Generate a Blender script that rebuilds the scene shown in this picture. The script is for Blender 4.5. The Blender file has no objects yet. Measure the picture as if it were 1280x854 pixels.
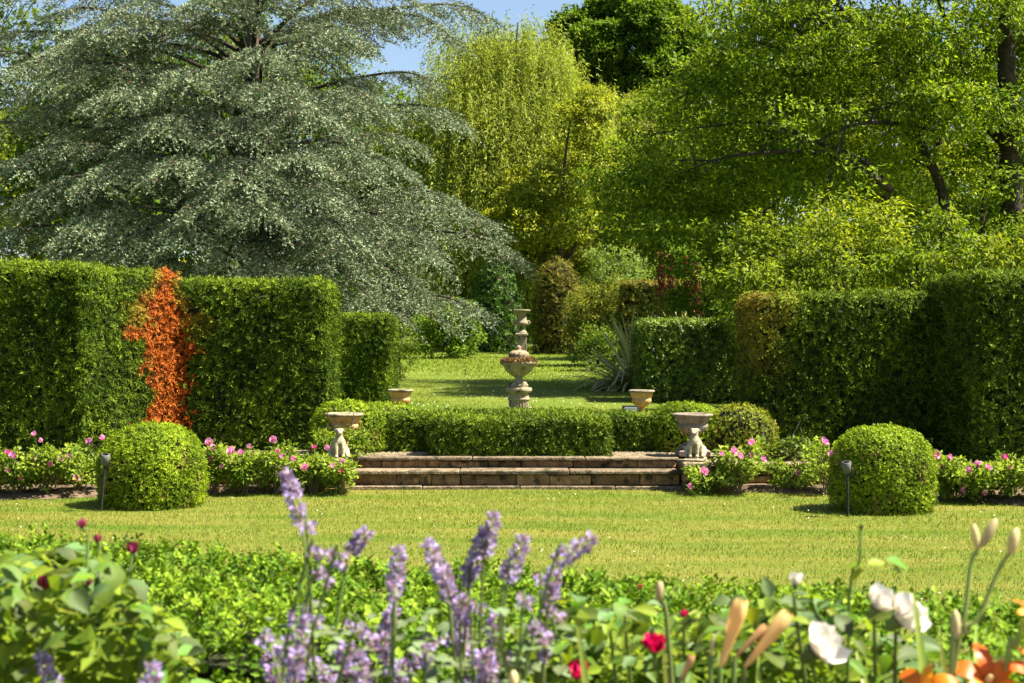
import bpy, bmesh, math, numpy as np
from mathutils import Vector, Matrix
R = math.radians
rng = np.random.default_rng(7)
SC = bpy.context.scene
COL = SC.collection

# ------------------------------------------------------------------ camera
F = 1777.8            # focal length in photo pixels (50 mm on 36 mm, 1280 px wide)
EYE = 1.5
cam = bpy.data.cameras.new('camera')
cam.lens = 50; cam.sensor_width = 36; cam.clip_start = .05; cam.clip_end = 3000
cam.dof.use_dof = True; cam.dof.focus_distance = 15.5; cam.dof.aperture_fstop = 7.6
camo = bpy.data.objects.new('camera', cam); COL.objects.link(camo)
camo.location = (0, 0, EYE); camo.rotation_euler = (R(90), 0, 0)
SC.camera = camo
# ------------------------------------------------------------------ light
SUN_EL, SUN_AZ = 56, 97            # azimuth clockwise from +Y: sun stands to the right
w = bpy.data.worlds.new('World'); SC.world = w; w.use_nodes = True
nt = w.node_tree; nt.nodes.clear()
sky = nt.nodes.new('ShaderNodeTexSky'); sky.sky_type = 'NISHITA'; sky.sun_disc = False
sky.sun_elevation = R(SUN_EL); sky.sun_rotation = R(SUN_AZ); sky.air_density = 1.0; sky.dust_density = 1.2; sky.ozone_density = 1.0
bg = nt.nodes.new('ShaderNodeBackground'); bg.inputs[1].default_value = .05
wo = nt.nodes.new('ShaderNodeOutputWorld')
nt.links.new(sky.outputs[0], bg.inputs[0]); nt.links.new(bg.outputs[0], wo.inputs[0])
sd = Vector((math.sin(R(SUN_AZ)) * math.cos(R(SUN_EL)), math.cos(R(SUN_AZ)) * math.cos(R(SUN_EL)), math.sin(R(SUN_EL))))
sl = bpy.data.lights.new('sun', 'SUN'); sl.energy = 5.0; sl.angle = R(.5); sl.color = (1, .91, .72)
so = bpy.data.objects.new('sun', sl); COL.objects.link(so); so.rotation_euler = sd.to_track_quat('Z', 'Y').to_euler()
so.location = (20, 0, 30)
SC.view_settings.view_transform = 'Standard'; SC.view_settings.look = 'None'
SC.view_settings.exposure = 1.96; SC.view_settings.gamma = 1; SC.view_settings.use_curve_mapping = False
SC.render.engine = 'CYCLES'
try:
    SC.cycles.use_denoising = True; SC.cycles.denoiser = 'OPENIMAGEDENOISE'
    SC.cycles.denoising_prefilter = 'ACCURATE'
    SC.cycles.max_bounces = 7; SC.cycles.diffuse_bounces = 3; SC.cycles.transmission_bounces = 5; SC.cycles.glossy_bounces = 2
    SC.cycles.sample_clamp_indirect = 6
except Exception: pass

# ------------------------------------------------------------------ helpers
def px(u, v, Y):      # photo pixel + distance -> world point
    return np.array([(u - 640) * Y / F, Y, EYE - (v - 427) * Y / F])
def unit(a): return a / np.maximum(np.linalg.norm(a, axis=-1, keepdims=True), 1e-9)
def rnd(n): return unit(rng.normal(size=(n, 3)))
def U(a, b, n=None): return rng.uniform(a, b, n)
def noise(P, f, s=0):  # smooth pseudo noise in about -1..1
    x, y, z = P[:, 0] * f, P[:, 1] * f, P[:, 2] * f
    return (np.sin(x * 1.3 + y * 1.7 + s) * np.cos(z * 1.9 - x * .6 + s * 2.1) + .6 * np.sin(2.3 * y - 1.9 * z + x * 2.9 + s * .7) + .4 * np.sin(4.7 * x + 3.9 * z - 4.1 * y + s * 3)) / 2
def cmix(c0, c1, t, jit=.16):
    t = np.clip(t, 0, 1)[:, None]
    c = np.array(c0)[None] * (1 - t) + np.array(c1)[None] * t
    c = c * (1 + U(-jit, jit, len(t)))[:, None]
    return np.concatenate([np.clip(c, 0, 1), np.ones((len(t), 1))], 1)

def mesh_np(name, V, Fc, col=None, mat=None, smooth=False):
    V = np.ascontiguousarray(V, dtype=np.float32); Fc = np.ascontiguousarray(Fc, dtype=np.int32)
    n, k = Fc.shape
    me = bpy.data.meshes.new(name)
    me.vertices.add(len(V)); me.vertices.foreach_set('co', V.ravel())
    me.loops.add(n * k); me.loops.foreach_set('vertex_index', Fc.ravel())
    me.polygons.add(n); me.polygons.foreach_set('loop_start', np.arange(0, n * k, k, dtype=np.int32))
    me.polygons.foreach_set('loop_total', np.full(n, k, dtype=np.int32))
    me.polygons.foreach_set('use_smooth', np.full(n, smooth))
    if col is not None:
        a = me.attributes.new('col', 'FLOAT_COLOR', 'FACE'); a.data.foreach_set('color', np.ascontiguousarray(col, dtype=np.float32).ravel())
    me.update(calc_edges=True)
    if mat: me.materials.append(mat)
    return me
def obj(name, me, parent=None):
    o = bpy.data.objects.new(name, me); COL.objects.link(o)
    if parent is not None:
        o.parent = parent; o.matrix_parent_inverse = root_of(parent)
    return o
def root_of(p):
    m = Matrix.Identity(4); chain = []
    q = p
    while q is not None: chain.append(q); q = q.parent
    for q in chain[::-1]: m = m @ (q.matrix_parent_inverse @ q.matrix_basis if q.parent else q.matrix_basis)
    return m.inverted()
def tag(o, label=None, cat=None, group=None, kind=None):
    if label: o['label'] = label
    if cat: o['category'] = cat
    if group: o['group'] = group
    if kind: o['kind'] = kind
    return o
def thing(name, label, cat, loc, group=None):
    o = bpy.data.objects.new(name, None); COL.objects.link(o); o.location = tuple(float(c) for c in loc); o.empty_display_size = .1
    return tag(o, label, cat, group)
def place(me, name, parent, pos, D, Un, s=1.0):   # object whose mesh has +Y along D and +Z near Un
    D = Vector(D).normalized(); Un = Vector(Un); S = D.cross(Un)
    if S.length < 1e-4: S = D.orthogonal()
    S.normalize(); N = S.cross(D)
    o = obj(name, me, parent)
    m = Matrix(((S.x, D.x, N.x, pos[0]), (S.y, D.y, N.y, pos[1]), (S.z, D.z, N.z, pos[2]), (0, 0, 0, 1)))
    if np.isscalar(s): s = (s, s, s)
    o.matrix_basis = m @ Matrix.Diagonal((*[float(c) for c in s], 1))
    return o

# materials ---------------------------------------------------------
def nodes(name):
    m = bpy.data.materials.new(name); m.use_nodes = True; t = m.node_tree; t.nodes.clear()
    out = t.nodes.new('ShaderNodeOutputMaterial')
    return m, t, out, (lambda ty: t.nodes.new('ShaderNode' + ty)), t.links.new
def leafmat(name, trans=.35, rough=.45, spec=.35, color=None, objvar=0.0, tcol=(1.2, 1.2, .5), nzf=.3):
    m, t, out, N, L = nodes(name)
    p = N('BsdfPrincipled'); p.inputs['Roughness'].default_value = rough; p.inputs['Specular IOR Level'].default_value = spec
    tr = N('BsdfTranslucent'); mx = N('MixShader'); mx.inputs[0].default_value = trans
    if color is None:
        a = N('Attribute'); a.attribute_name = 'col'; c = a.outputs['Color']
    else:
        rgb = N('RGB'); rgb.outputs[0].default_value = (*color, 1)
        oi = N('ObjectInfo'); hs = N('HueSaturation')
        mr = N('MapRange'); mr.inputs['To Min'].default_value = 1 - objvar; mr.inputs['To Max'].default_value = 1 + objvar
        mh = N('MapRange'); mh.inputs['To Min'].default_value = .5 - objvar * .07; mh.inputs['To Max'].default_value = .5 + objvar * .07
        L(oi.outputs['Random'], mr.inputs['Value']); L(mr.outputs[0], hs.inputs['Value']); L(oi.outputs['Random'], mh.inputs['Value']); L(mh.outputs[0], hs.inputs['Hue'])
        tc = N('TexCoord'); nz = N('TexNoise'); nz.inputs['Scale'].default_value = 60
        m2 = N('MixRGB'); m2.blend_type = 'MULTIPLY'; m2.inputs[0].default_value = nzf
        L(tc.outputs['Object'], nz.inputs['Vector']); L(rgb.outputs[0], hs.inputs['Color']); L(hs.outputs[0], m2.inputs[1]); L(nz.outputs['Fac'], m2.inputs[2]); c = m2.outputs[0]
    g = N('MixRGB'); g.blend_type = 'MULTIPLY'; g.inputs[0].default_value = 1; g.inputs[2].default_value = (*tcol, 1)
    L(c, p.inputs['Base Color']); L(c, g.inputs[1]); L(g.outputs[0], tr.inputs['Color'])
    L(p.outputs[0], mx.inputs[1]); L(tr.outputs[0], mx.inputs[2]); L(mx.outputs[0], out.inputs[0])
    return m
def noisemat(name, cols, scale=6, rough=.85, bump=.3, bscale=40, obj_rand=0.0, detail=8, dist=.02, moss=None):
    m, t, out, N, L = nodes(name)
    p = N('BsdfPrincipled'); p.inputs['Roughness'].default_value = rough; p.inputs['Specular IOR Level'].default_value = .2
    geo = N('NewGeometry'); nz = N('TexNoise'); nz.inputs['Scale'].default_value = scale; nz.inputs['Detail'].default_value = detail
    nz.inputs['Roughness'].default_value = .65
    L(geo.outputs['Position'], nz.inputs['Vector'])
    r = N('ValToRGB'); el = r.color_ramp.elements
    ks = np.linspace(.3, .7, len(cols))
    el[0].position, el[0].color = ks[0], (*cols[0], 1); el[1].position, el[1].color = ks[-1], (*cols[-1], 1)
    for k, c in list(zip(ks, cols))[1:-1]:
        e = el.new(k); e.color = (*c, 1)
    L(nz.outputs['Fac'], r.inputs[0]); c = r.outputs[0]
    if moss:
        n3 = N('TexNoise'); n3.inputs['Scale'].default_value = moss[1]; n3.inputs['Detail'].default_value = 6; L(geo.outputs['Position'], n3.inputs['Vector'])
        r3 = N('ValToRGB'); r3.color_ramp.elements[0].position = moss[2]; r3.color_ramp.elements[1].position = moss[2] + .12
        L(n3.outputs['Fac'], r3.inputs[0]); mm = N('MixRGB'); mm.inputs[2].default_value = (*moss[0], 1)
        L(r3.outputs[0], mm.inputs[0]); L(c, mm.inputs[1]); c = mm.outputs[0]
    if obj_rand:
        oi = N('ObjectInfo'); hs = N('HueSaturation'); mr = N('MapRange')
        mr.inputs['To Min'].default_value = 1 - obj_rand; mr.inputs['To Max'].default_value = 1 + obj_rand
        L(oi.outputs['Random'], mr.inputs['Value']); L(mr.outputs[0], hs.inputs['Value']); L(c, hs.inputs['Color']); c = hs.outputs[0]
    n2 = N('TexNoise'); n2.inputs['Scale'].default_value = bscale; n2.inputs['Detail'].default_value = 6; L(geo.outputs['Position'], n2.inputs['Vector'])
    b = N('Bump'); b.inputs['Strength'].default_value = bump; b.inputs['Distance'].default_value = dist
    L(n2.outputs['Fac'], b.inputs['Height']); L(b.outputs[0], p.inputs['Normal'])
    L(c, p.inputs['Base Color']); L(p.outputs[0], out.inputs[0])
    return m

M = {}
M['leaf'] = leafmat('leaf', .45, .55, .12)
M['yew'] = leafmat('yew_leaf', .15, .6, .06)
M['box'] = leafmat('box_leaf', .2, .55, .10)
M['needle'] = leafmat('cedar_needle', .12, .7, .06, tcol=(1, 1, .8))
M['gloss'] = leafmat('glossy_leaf', .2, .42, .2)
M['twig'] = noisemat('hedge_interior', [(.012, .017, .005), (.026, .028, .009)], 30, .9, .5, 60)
M['bark'] = noisemat('bark', [(.035, .026, .018), (.075, .06, .045), (.12, .1, .08)], 8, .9, .8, 25)
M['darkbark'] = noisemat('dark_bark', [(.014, .011, .008), (.035, .028, .02), (.06, .05, .04)], 8, .9, .8, 25)
M['stem'] = leafmat('stem', .1, .5, .3, (.14, .2, .05), .3)
M['woody'] = noisemat('woody_stem', [(.10, .075, .04), (.2, .16, .09)], 30, .8, .3, 80)
M['soil'] = noisemat('soil', [(.05, .032, .02), (.10, .07, .045), (.16, .12, .08)], 9, .95, 1, 40)
M['stone'] = noisemat('sandstone', [(.07, .045, .022), (.21, .125, .058), (.33, .21, .105)], 9, .9, 1, 40, .42, moss=((.045, .04, .022), 10, .52))
M['slab'] = noisemat('stone_slab', [(.08, .06, .04), (.19, .145, .095), (.32, .26, .18)], 14, .9, 1, 50, .3, moss=((.055, .05, .03), 8, .53))
M['carved'] = noisemat('carved_stone', [(.12, .105, .065), (.25, .215, .14), (.36, .315, .225)], 18, .85, .6, 80, 0, moss=((.06, .058, .032), 9, .55))
M['statue'] = noisemat('statue_stone', [(.20, .17, .11), (.34, .295, .20), (.42, .37, .27)], 22, .85, .4, 90, 0, moss=((.16, .14, .08), 14, .64))
M['urnred'] = noisemat('weathered_terracotta', [(.30, .14, .05), (.46, .25, .10), (.46, .33, .19)], 12, .85, .3, 80, 0, moss=((.2, .18, .15), 9, .62))
M['greyst'] = noisemat('grey_stone', [(.08, .07, .055), (.19, .16, .125), (.29, .25, .2)], 14, .9, .4, 90, 0, moss=((.38, .36, .33), 15, .62))
M['plantlid'] = noisemat('dry_moss', [(.12, .06, .035), (.22, .11, .07), (.3, .2, .12)], 25, .95, .8, 60)
M['lidstone'] = noisemat('lid_stone', [(.14, .10, .065), (.27, .20, .13), (.36, .30, .21)], 20, .9, .6, 60, 0, moss=((.10, .05, .03), 13, .56))
M['black'] = noisemat('black_metal', [(.012, .012, .013), (.03, .03, .03)], 20, .5, .1, 60)
M['greymetal'] = noisemat('grey_metal', [(.05, .05, .05), (.14, .14, .14)], 20, .5, .1, 60)
M['glass'] = noisemat('lamp_glass', [(.25, .3, .33), (.35, .4, .42)], 5, .15, .02, 30)
M['gravel'] = noisemat('gravel', [(.17, .13, .085), (.30, .245, .165), (.42, .36, .26)], 60, .9, .8, 120)

def lawnmat(name, dry, green):
    m, t, out, N, L = nodes(name)
    p = N('BsdfPrincipled'); p.inputs['Roughness'].default_value = .8; p.inputs['Specular IOR Level'].default_value = .15
    geo = N('NewGeometry'); mp = N('Mapping'); mp.inputs['Scale'].default_value = (.4, 2.0, 1)
    L(geo.outputs['Position'], mp.inputs['Vector'])
    n1 = N('TexNoise'); n1.inputs['Scale'].default_value = 1.1; n1.inputs['Detail'].default_value = 9; n1.inputs['Roughness'].default_value = .7; L(mp.outputs[0], n1.inputs['Vector'])
    r1 = N('ValToRGB'); e = r1.color_ramp.elements; e[0].position, e[0].color = .36, (*green, 1); e[1].position, e[1].color = .66, (*dry, 1)
    L(n1.outputs['Fac'], r1.inputs[0])
    n2 = N('TexNoise'); n2.inputs['Scale'].default_value = 38; n2.inputs['Detail'].default_value = 8; n2.inputs['Roughness'].default_value = .8; L(geo.outputs['Position'], n2.inputs['Vector'])
    r2 = N('ValToRGB'); e = r2.color_ramp.elements; e[0].position, e[0].color = .33, (.45, .5, .4, 1); e[1].position, e[1].color = .62, (1.25, 1.2, 1.1, 1)
    L(n2.outputs['Fac'], r2.inputs[0])
    mu = N('MixRGB'); mu.blend_type = 'MULTIPLY'; mu.inputs[0].default_value = 1; L(r1.outputs[0], mu.inputs[1]); L(r2.outputs[0], mu.inputs[2])
    b = N('Bump'); b.inputs['Strength'].default_value = .9; b.inputs['Distance'].default_value = .03; L(n2.outputs['Fac'], b.inputs['Height'])
    L(b.outputs[0], p.inputs['Normal']); L(mu.outputs[0], p.inputs['Base Color']); L(p.outputs[0], out.inputs[0])
    return m
M['lawn'] = lawnmat('lawn', (.23, .215, .05), (.085, .155, .010))
M['lawn2'] = lawnmat('upper_lawn', (.17, .19, .03), (.08, .145, .012))

# geometry builders ---------------------------------------------------
def leaves(P, D, Un, L, W, fold=.2):
    n = len(P); L = np.broadcast_to(np.asarray(L, float), (n,))[:, None]; W = np.broadcast_to(np.asarray(W, float), (n,))[:, None]
    S = unit(np.cross(D, Un)); N = np.cross(S, D)
    V = np.empty((n, 4, 3))
    V[:, 0] = P; V[:, 1] = P + D * L * .45 + S * W * .5 + N * W * fold; V[:, 2] = P + D * L; V[:, 3] = P + D * L * .45 - S * W * .5 + N * W * fold
    return V.reshape(-1, 3), np.arange(4 * n).reshape(n, 4)
def leafmesh(name, P, D, Un, L, W, col, mat, fold=.2, tri=False):
    if tri:                                   # small or far leaves: one triangle each
        n = len(P); L = np.broadcast_to(np.asarray(L, float), (n,))[:, None]; W = np.broadcast_to(np.asarray(W, float), (n,))[:, None]
        S = unit(np.cross(D, Un)); V = np.stack([P - S * W * .5 + D * L * .1, P + S * W * .5 + D * L * .25, P + D * L], 1).reshape(-1, 3)
        return mesh_np(name, V, np.arange(3 * n).reshape(n, 3), col, mat)
    V, Fc = leaves(P, D, Un, L, W, fold)
    return mesh_np(name, V, Fc, col, mat)
def catmull(pts, n):
    P = np.asarray(pts, float); P = np.vstack([2 * P[0] - P[1], P, 2 * P[-1] - P[-2]])
    k = len(P) - 3; out = []
    for s in np.linspace(0, k - 1e-6, n):
        i = int(s); t = s - i; a, b, c, d = P[i:i + 4]
        out.append(.5 * (2 * b + (c - a) * t + (2 * a - 5 * b + 4 * c - d) * t * t + (3 * b - a - 3 * c + d) * t ** 3))
    return np.array(out)
def tube(path, radii, seg=7):
    path = np.asarray(path, float); n = len(path); radii = np.broadcast_to(np.asarray(radii, float), (n,))
    T = unit(np.gradient(path, axis=0)); ref = np.array([.3, .9, .2]) if abs(T[0] @ [.3, .9, .2]) < .9 else np.array([1., 0, 0])
    A = unit(np.cross(T, ref)); B = np.cross(T, A); a = np.linspace(0, 2 * math.pi, seg, endpoint=False)
    V = (path[:, None] + radii[:, None, None] * (np.cos(a)[None, :, None] * A[:, None] + np.sin(a)[None, :, None] * B[:, None])).reshape(-1, 3)
    i = np.arange(n - 1)[:, None] * seg; j = np.arange(seg)[None]; jn = (j + 1) % seg
    return V, np.stack([i + j, i + jn, i + seg + jn, i + seg + j], -1).reshape(-1, 4)
class MB:
    def __init__(s): s.V, s.F, s.n = [], [], 0
    def add(s, V, Fc): s.V.append(V); s.F.append(Fc + s.n); s.n += len(V); return s
    def tube(s, pts, r0, r1, n=8, seg=6): return s.add(*tube(catmull(pts, n), np.linspace(r0, r1, n), seg))
    def mesh(s, name, mat, smooth=True, col=None): return mesh_np(name, np.vstack(s.V), np.vstack(s.F), col, mat, smooth)
def lathe(prof, seg=40, flute=None, center=(0, 0, 0), cap=True):
    prof = np.asarray(prof, float); a = np.linspace(0, 2 * math.pi, seg, endpoint=False); n = len(prof)
    r = prof[:, 0][:, None] * np.ones(seg)[None]
    if flute is not None: r = r * flute(a[None], prof[:, 1][:, None])
    V = np.stack([r * np.cos(a) + center[0], r * np.sin(a) + center[1], prof[:, 1][:, None] + center[2] + 0 * r], -1).reshape(-1, 3)
    i = np.arange(n - 1)[:, None] * seg; j = np.arange(seg)[None]; jn = (j + 1) % seg
    return V, np.stack([i + j, i + jn, i + seg + jn, i + seg + j], -1).reshape(-1, 4)
def box_me(name, x0, x1, y0, y1, z0, z1, mat, bev=.01, jit=0, segs=1):
    bm = bmesh.new(); bmesh.ops.create_cube(bm, size=1)
    for v in bm.verts:
        v.co = Vector(((x0 + x1) / 2 + v.co.x * (x1 - x0), (y0 + y1) / 2 + v.co.y * (y1 - y0), (z0 + z1) / 2 + v.co.z * (z1 - z0)))
        if jit: v.co += Vector(rng.uniform(-jit, jit, 3))
    if bev: bmesh.ops.bevel(bm, geom=bm.edges[:], offset=bev, segments=segs, affect='EDGES')
    me = bpy.data.meshes.new(name); bm.to_mesh(me); bm.free(); me.materials.append(mat)
    return me
# surface samplers: points + outward normals
def s_rbox(c, half, r, rot, n, wts=(1, 1, 1, 1, 1)):      # weights: -x +x -y +y top
    hx, hy, hz = half; ar = np.array([hy * hz, hy * hz, hx * hz, hx * hz, hx * hy]) * np.array(wts); k = rng.choice(5, n, p=ar / ar.sum())
    p = U(-1, 1, (n, 3)) * np.array(half)
    p[k == 0, 0] = -hx; p[k == 1, 0] = hx; p[k == 2, 1] = -hy; p[k == 3, 1] = hy; p[k == 4, 2] = hz
    inner = np.maximum(np.array(half) - r, .01)
    q = np.clip(p, -inner, inner); q[:, 2] = np.where(p[:, 2] < 0, p[:, 2], q[:, 2])
    N = unit(p - q + 1e-6); P = q + N * r
    cs, sn = math.cos(rot), math.sin(rot); Rm = np.array([[cs, -sn, 0], [sn, cs, 0], [0, 0, 1]])
    return P @ Rm.T + np.array(c), N @ Rm.T
def s_lathe(prof, c, sx, sy, n, front=.0):
    pr = np.asarray(prof, float); d = np.diff(pr, axis=0); ln = np.hypot(d[:, 0], d[:, 1]) * (pr[1:, 0] + pr[:-1, 0] + .02)
    k = rng.choice(len(d), n, p=ln / ln.sum()); t = U(0, 1, n); q = pr[k] + d[k] * t[:, None]
    a = U(0, 2 * math.pi, n)
    if front: a = np.where(rng.random(n) < front, U(math.pi, 2 * math.pi, n), a)
    nr, nz = d[k, 1], -d[k, 0]
    P = np.stack([q[:, 0] * np.cos(a) * sx, q[:, 0] * np.sin(a) * sy, q[:, 1]], -1) + np.array(c)
    N = unit(np.stack([nr * np.cos(a) / sx, nr * np.sin(a) / sy, nz], -1))
    return P, N
def sprays(P, N, k=9, ln=.10, L=.04, W=.016, out=.7, up=.25, rough=.03, dr=-.15):
    n = len(P); t = unit(N * out + rnd(n) * .75 + np.array([0, 0, up])); s = unit(np.cross(t, N + .6 * rnd(n))); nn = np.cross(s, t)
    P0 = P + N * U(-rough, rough, (n, 1)) - t * ln * .5
    f = (np.arange(k) + .5) / k; sg = np.where(np.arange(k) % 2 == 0, 1., -1.)
    l = ln * U(.7, 1.3, (n, 1, 1))
    PP = P0[:, None] + t[:, None] * f[None, :, None] * l + np.array([0, 0, dr])[None, None] * (f ** 2)[None, :, None] * l
    DD = unit(t[:, None] * .65 + s[:, None] * sg[None, :, None] * .75 + rng.normal(size=(n, k, 3)) * .22)
    UU = unit(N[:, None] * 1.3 + nn[:, None] * .35 + rng.normal(size=(n, k, 3)) * .42)
    m = n * k
    return PP.reshape(m, 3), DD.reshape(m, 3), UU.reshape(m, 3), U(.75, 1.25, m) * L, U(.75, 1.25, m) * W, np.repeat(np.arange(n), k)

# ------------------------------------------------------------------ setting
def gz(y):                         # height of the ground behind the terrace
    y = np.asarray(y, float)
    z = np.where(y < 17, .27, np.where(y < 18, .27 + .08 * (y - 17), .35 + .022 * (y - 18)))
    z = np.where(y > 64, .35 + .022 * 46 + .075 * (y - 64), z)
    return np.where(y > 260, 1.362 + .075 * 196 + 0 * y, z)
def sheet(name, xs, ys, zf, mat):
    X, Y = np.meshgrid(xs, ys); V = np.stack([X, Y, zf(X, Y)], -1).reshape(-1, 3); a, b = len(ys), len(xs)
    i = np.arange(a - 1)[:, None] * b; j = np.arange(b - 1)[None]
    Fc = np.stack([i + j, i + j + 1, i + b + j + 1, i + b + j], -1).reshape(-1, 4)
    return obj(name, mesh_np(name, V, Fc, None, mat, True))
def gfront(x, y): return np.where(y < 5.2, .28, np.where(y < 8, .28 * (8 - y) / 2.8, 0)) + .006 * np.sin(x * 1.7 + y) * np.cos(y * 1.3)
tag(sheet('lawn', np.linspace(-60, 60, 121), np.concatenate([np.linspace(-40, 2, 15), np.linspace(2.3, 15.3, 84)]), gfront, M['lawn']), kind='structure')
ys = np.concatenate([[14.995], np.linspace(15.0, 30, 40), np.linspace(31, 70, 40), np.linspace(75, 260, 30), np.linspace(300, 1500, 12)])
xs = np.concatenate([np.linspace(-900, -70, 12), np.linspace(-60, 60, 121), np.linspace(70, 900, 12)])
tag(sheet('upper_lawn', xs, ys, lambda x, y: np.where(y < 14.998, -.1, gz(y)) + .02 * np.sin(x * .7 + y * .3) * (y > 18) + 6 * (y > 80) * np.sin(x * .02 + 1) * np.clip((y - 80) / 100, 0, 1), M['lawn2']), kind='structure')

M['litter'] = noisemat('woodland_floor', [(.02, .03, .008), (.05, .06, .015), (.09, .08, .03)], 2, .95, 1, 12)
ys = ys[ys > 63]; xs2 = xs
tag(sheet('hill', xs, np.concatenate([[62.5], ys]), lambda x, y: gz(y) + .03 * (y > 63) + 6 * (y > 80) * np.sin(x * .02 + 1) * np.clip((y - 80) / 100, 0, 1) + .05 * (y > 63), M['litter']), kind='structure')
def blades(name, label, n, xr, yr, zf, h, wd, c0, c1, mask=None):
    x = U(*xr, n); y = yr[0] + (yr[1] - yr[0]) * rng.random(n) ** .9
    if mask is not None:
        k = mask(x, y); x, y = x[k], y[k]
    n = len(x); P = np.stack([x, y, zf(x, y) - .004], -1)
    a = U(0, 6.283, n); S = np.stack([np.cos(a), np.sin(a), 0 * a], -1) * (wd * U(.6, 1.4, n))[:, None]
    D = unit(np.stack([rng.normal(size=n) * .55, rng.normal(size=n) * .55, np.ones(n)], -1)) * (h * U(.5, 1.4, n))[:, None]
    V = np.stack([P - S / 2, P + S / 2, P + D], 1).reshape(-1, 3)
    t = .5 + .55 * noise(P * np.array([.4, 2.0, 1]), 1.6, 2) + rng.normal(size=n) * .25
    me = mesh_np(name, V, np.arange(3 * n).reshape(n, 3), cmix(c0, c1, t, .25), M['leaf'])
    return tag(obj(name, me), label, 'grass', kind='stuff')
def bed_edge_l(x): return np.interp(x, [-7, -4.8, -1.75], [12.9, 13.42, 14.25])
def bed_edge_r(x): return np.interp(x, [1.9, 2.9, 4.6, 7], [14.3, 13.98, 13.02, 12.2])
def not_bed(x, y): return ~(((x < -1.65) & (y > bed_edge_l(x))) | ((x > 1.75) & (y > bed_edge_r(x))))
blades('grass', 'short mown sunlit grass of the front lawn', 135000, (-5.2, 5.2), (7.2, 14.36), gfront, .03, .007, (.085, .17, .010), (.28, .26, .065), lambda x, y: not_bed(x, y) & (np.abs(x) < y * .37 + .3))
blades('grass', 'fine green grass of the upper lawn beyond the terrace', 60000, (-4, 5), (17, 34), lambda x, y: gz(y), .045, .012, (.10, .18, .018), (.19, .23, .04))
blades('grass', 'far sunlit grass round the tall pedestal urn', 26000, (-5, 5), (34, 60), lambda x, y: gz(y), .07, .03, (.10, .18, .014), (.22, .25, .04))
def specks(name, label, n, xr, yr, zf, s):
    x, y = U(*xr, n), U(*yr, n); k = (noise(np.stack([x, y, 0 * x], -1), .8, 1) > -.1) & not_bed(x, y); x, y = x[k], y[k]; n = len(x)
    P = np.stack([x, y, zf(x, y) + .03], -1); D = unit(np.stack([rng.normal(size=n), rng.normal(size=n), .5 * np.ones(n)], -1))
    me = leafmesh(name, P, D, np.tile([0, -.3, 1.], (n, 1)), s, s * .9, cmix((.6, .58, .45), (.7, .68, .6), U(0, 1, n)), M['leaf'])
    return tag(obj(name, me), label, 'daisies', kind='stuff')
specks('daisies', 'tiny white clover heads scattered over the upper lawn', 1100, (-3, 4), (17.2, 34), lambda x, y: gz(y), .028)
specks('daisies', 'few pale clover heads in the front lawn', 160, (-5, 5), (8, 14), gfront, .018)

# beds, gravel, flower bed in front
def bed(name, xa, xb, edge, back, label):
    nx, ny = 60, 9; xs = np.linspace(xa, xb, nx); V = []
    for j in range(ny):
        t = j / (ny - 1)
        for x in xs:
            e = edge(x) + .03 * math.sin(x * 9) + .02 * math.sin(x * 23); V.append((x, e + (back - e) * t, .004 + .05 * math.sin(min(1, t * 3) * 1.57) + rng.uniform(-.012, .012) * (t > 0)))
    i = np.arange(ny - 1)[:, None] * nx; j = np.arange(nx - 1)[None]
    o = obj(name, mesh_np(name, np.array(V), np.stack([i + j, i + j + 1, i + nx + j + 1, i + nx + j], -1).reshape(-1, 4), None, M['soil'], True))
    return tag(o, kind='structure')
bed('flower_bed', -7, -1.98, bed_edge_l, 14.45, '')
bed('flower_bed', 2.12, 7, bed_edge_r, 14.45, '')
for xa, xb in ((-7, -1.97), (2.12, 7)):
    tag(sheet('shade_soil_strip', np.linspace(xa, xb, 60), np.linspace(14.57, 16.6, 24), lambda x, y: .245 + .012 * np.sin(x * 17 + y * 5) * np.cos(y * 19) + .045 * np.clip((y - 14.6) * 2, 0, 1), M['soil']), kind='structure')  # soil colour stands in for the shade between wall and hedge foot
tag(sheet('gravel_terrace', np.linspace(-2.4, 2.4, 50), np.linspace(14.98, 17.2, 24), lambda x, y: .296 + .004 * np.sin(x * 31) * np.cos(y * 27), M['gravel']), kind='structure')
n = 7000; P = np.stack([U(-2.2, 2.2, n), U(15.0, 15.9, n), .30 + 0 * U(0, 1, n)], -1)
V = []; base = np.array([[1, 0, 0], [-.5, .87, 0], [-.5, -.87, 0], [0, 0, .9]])
s = U(.006, .016, n); a = U(0, 6.28, n)
B = np.stack([base[:, 0][None] * np.cos(a)[:, None] - base[:, 1][None] * np.sin(a)[:, None], base[:, 0][None] * np.sin(a)[:, None] + base[:, 1][None] * np.cos(a)[:, None], np.tile(base[:, 2], (n, 1))], -1)
V = (P[:, None] + B * s[:, None, None]).reshape(-1, 3); Fc = (np.arange(n)[:, None, None] * 4 + np.array([[0, 1, 3], [1, 2, 3], [2, 0, 3]])[None]).reshape(-1, 3)
tag(obj('gravel', mesh_np('gravel', V, Fc, None, M['gravel'])), 'loose pale gravel on the terrace above the steps', 'gravel', kind='stuff')
tag(sheet('planting_bed', np.linspace(-4, 4, 60), np.linspace(.6, 5.0, 40), lambda x, y: .30 + .02 * np.sin(x * 7) * np.cos(y * 9), M['soil']), kind='structure')

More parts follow.
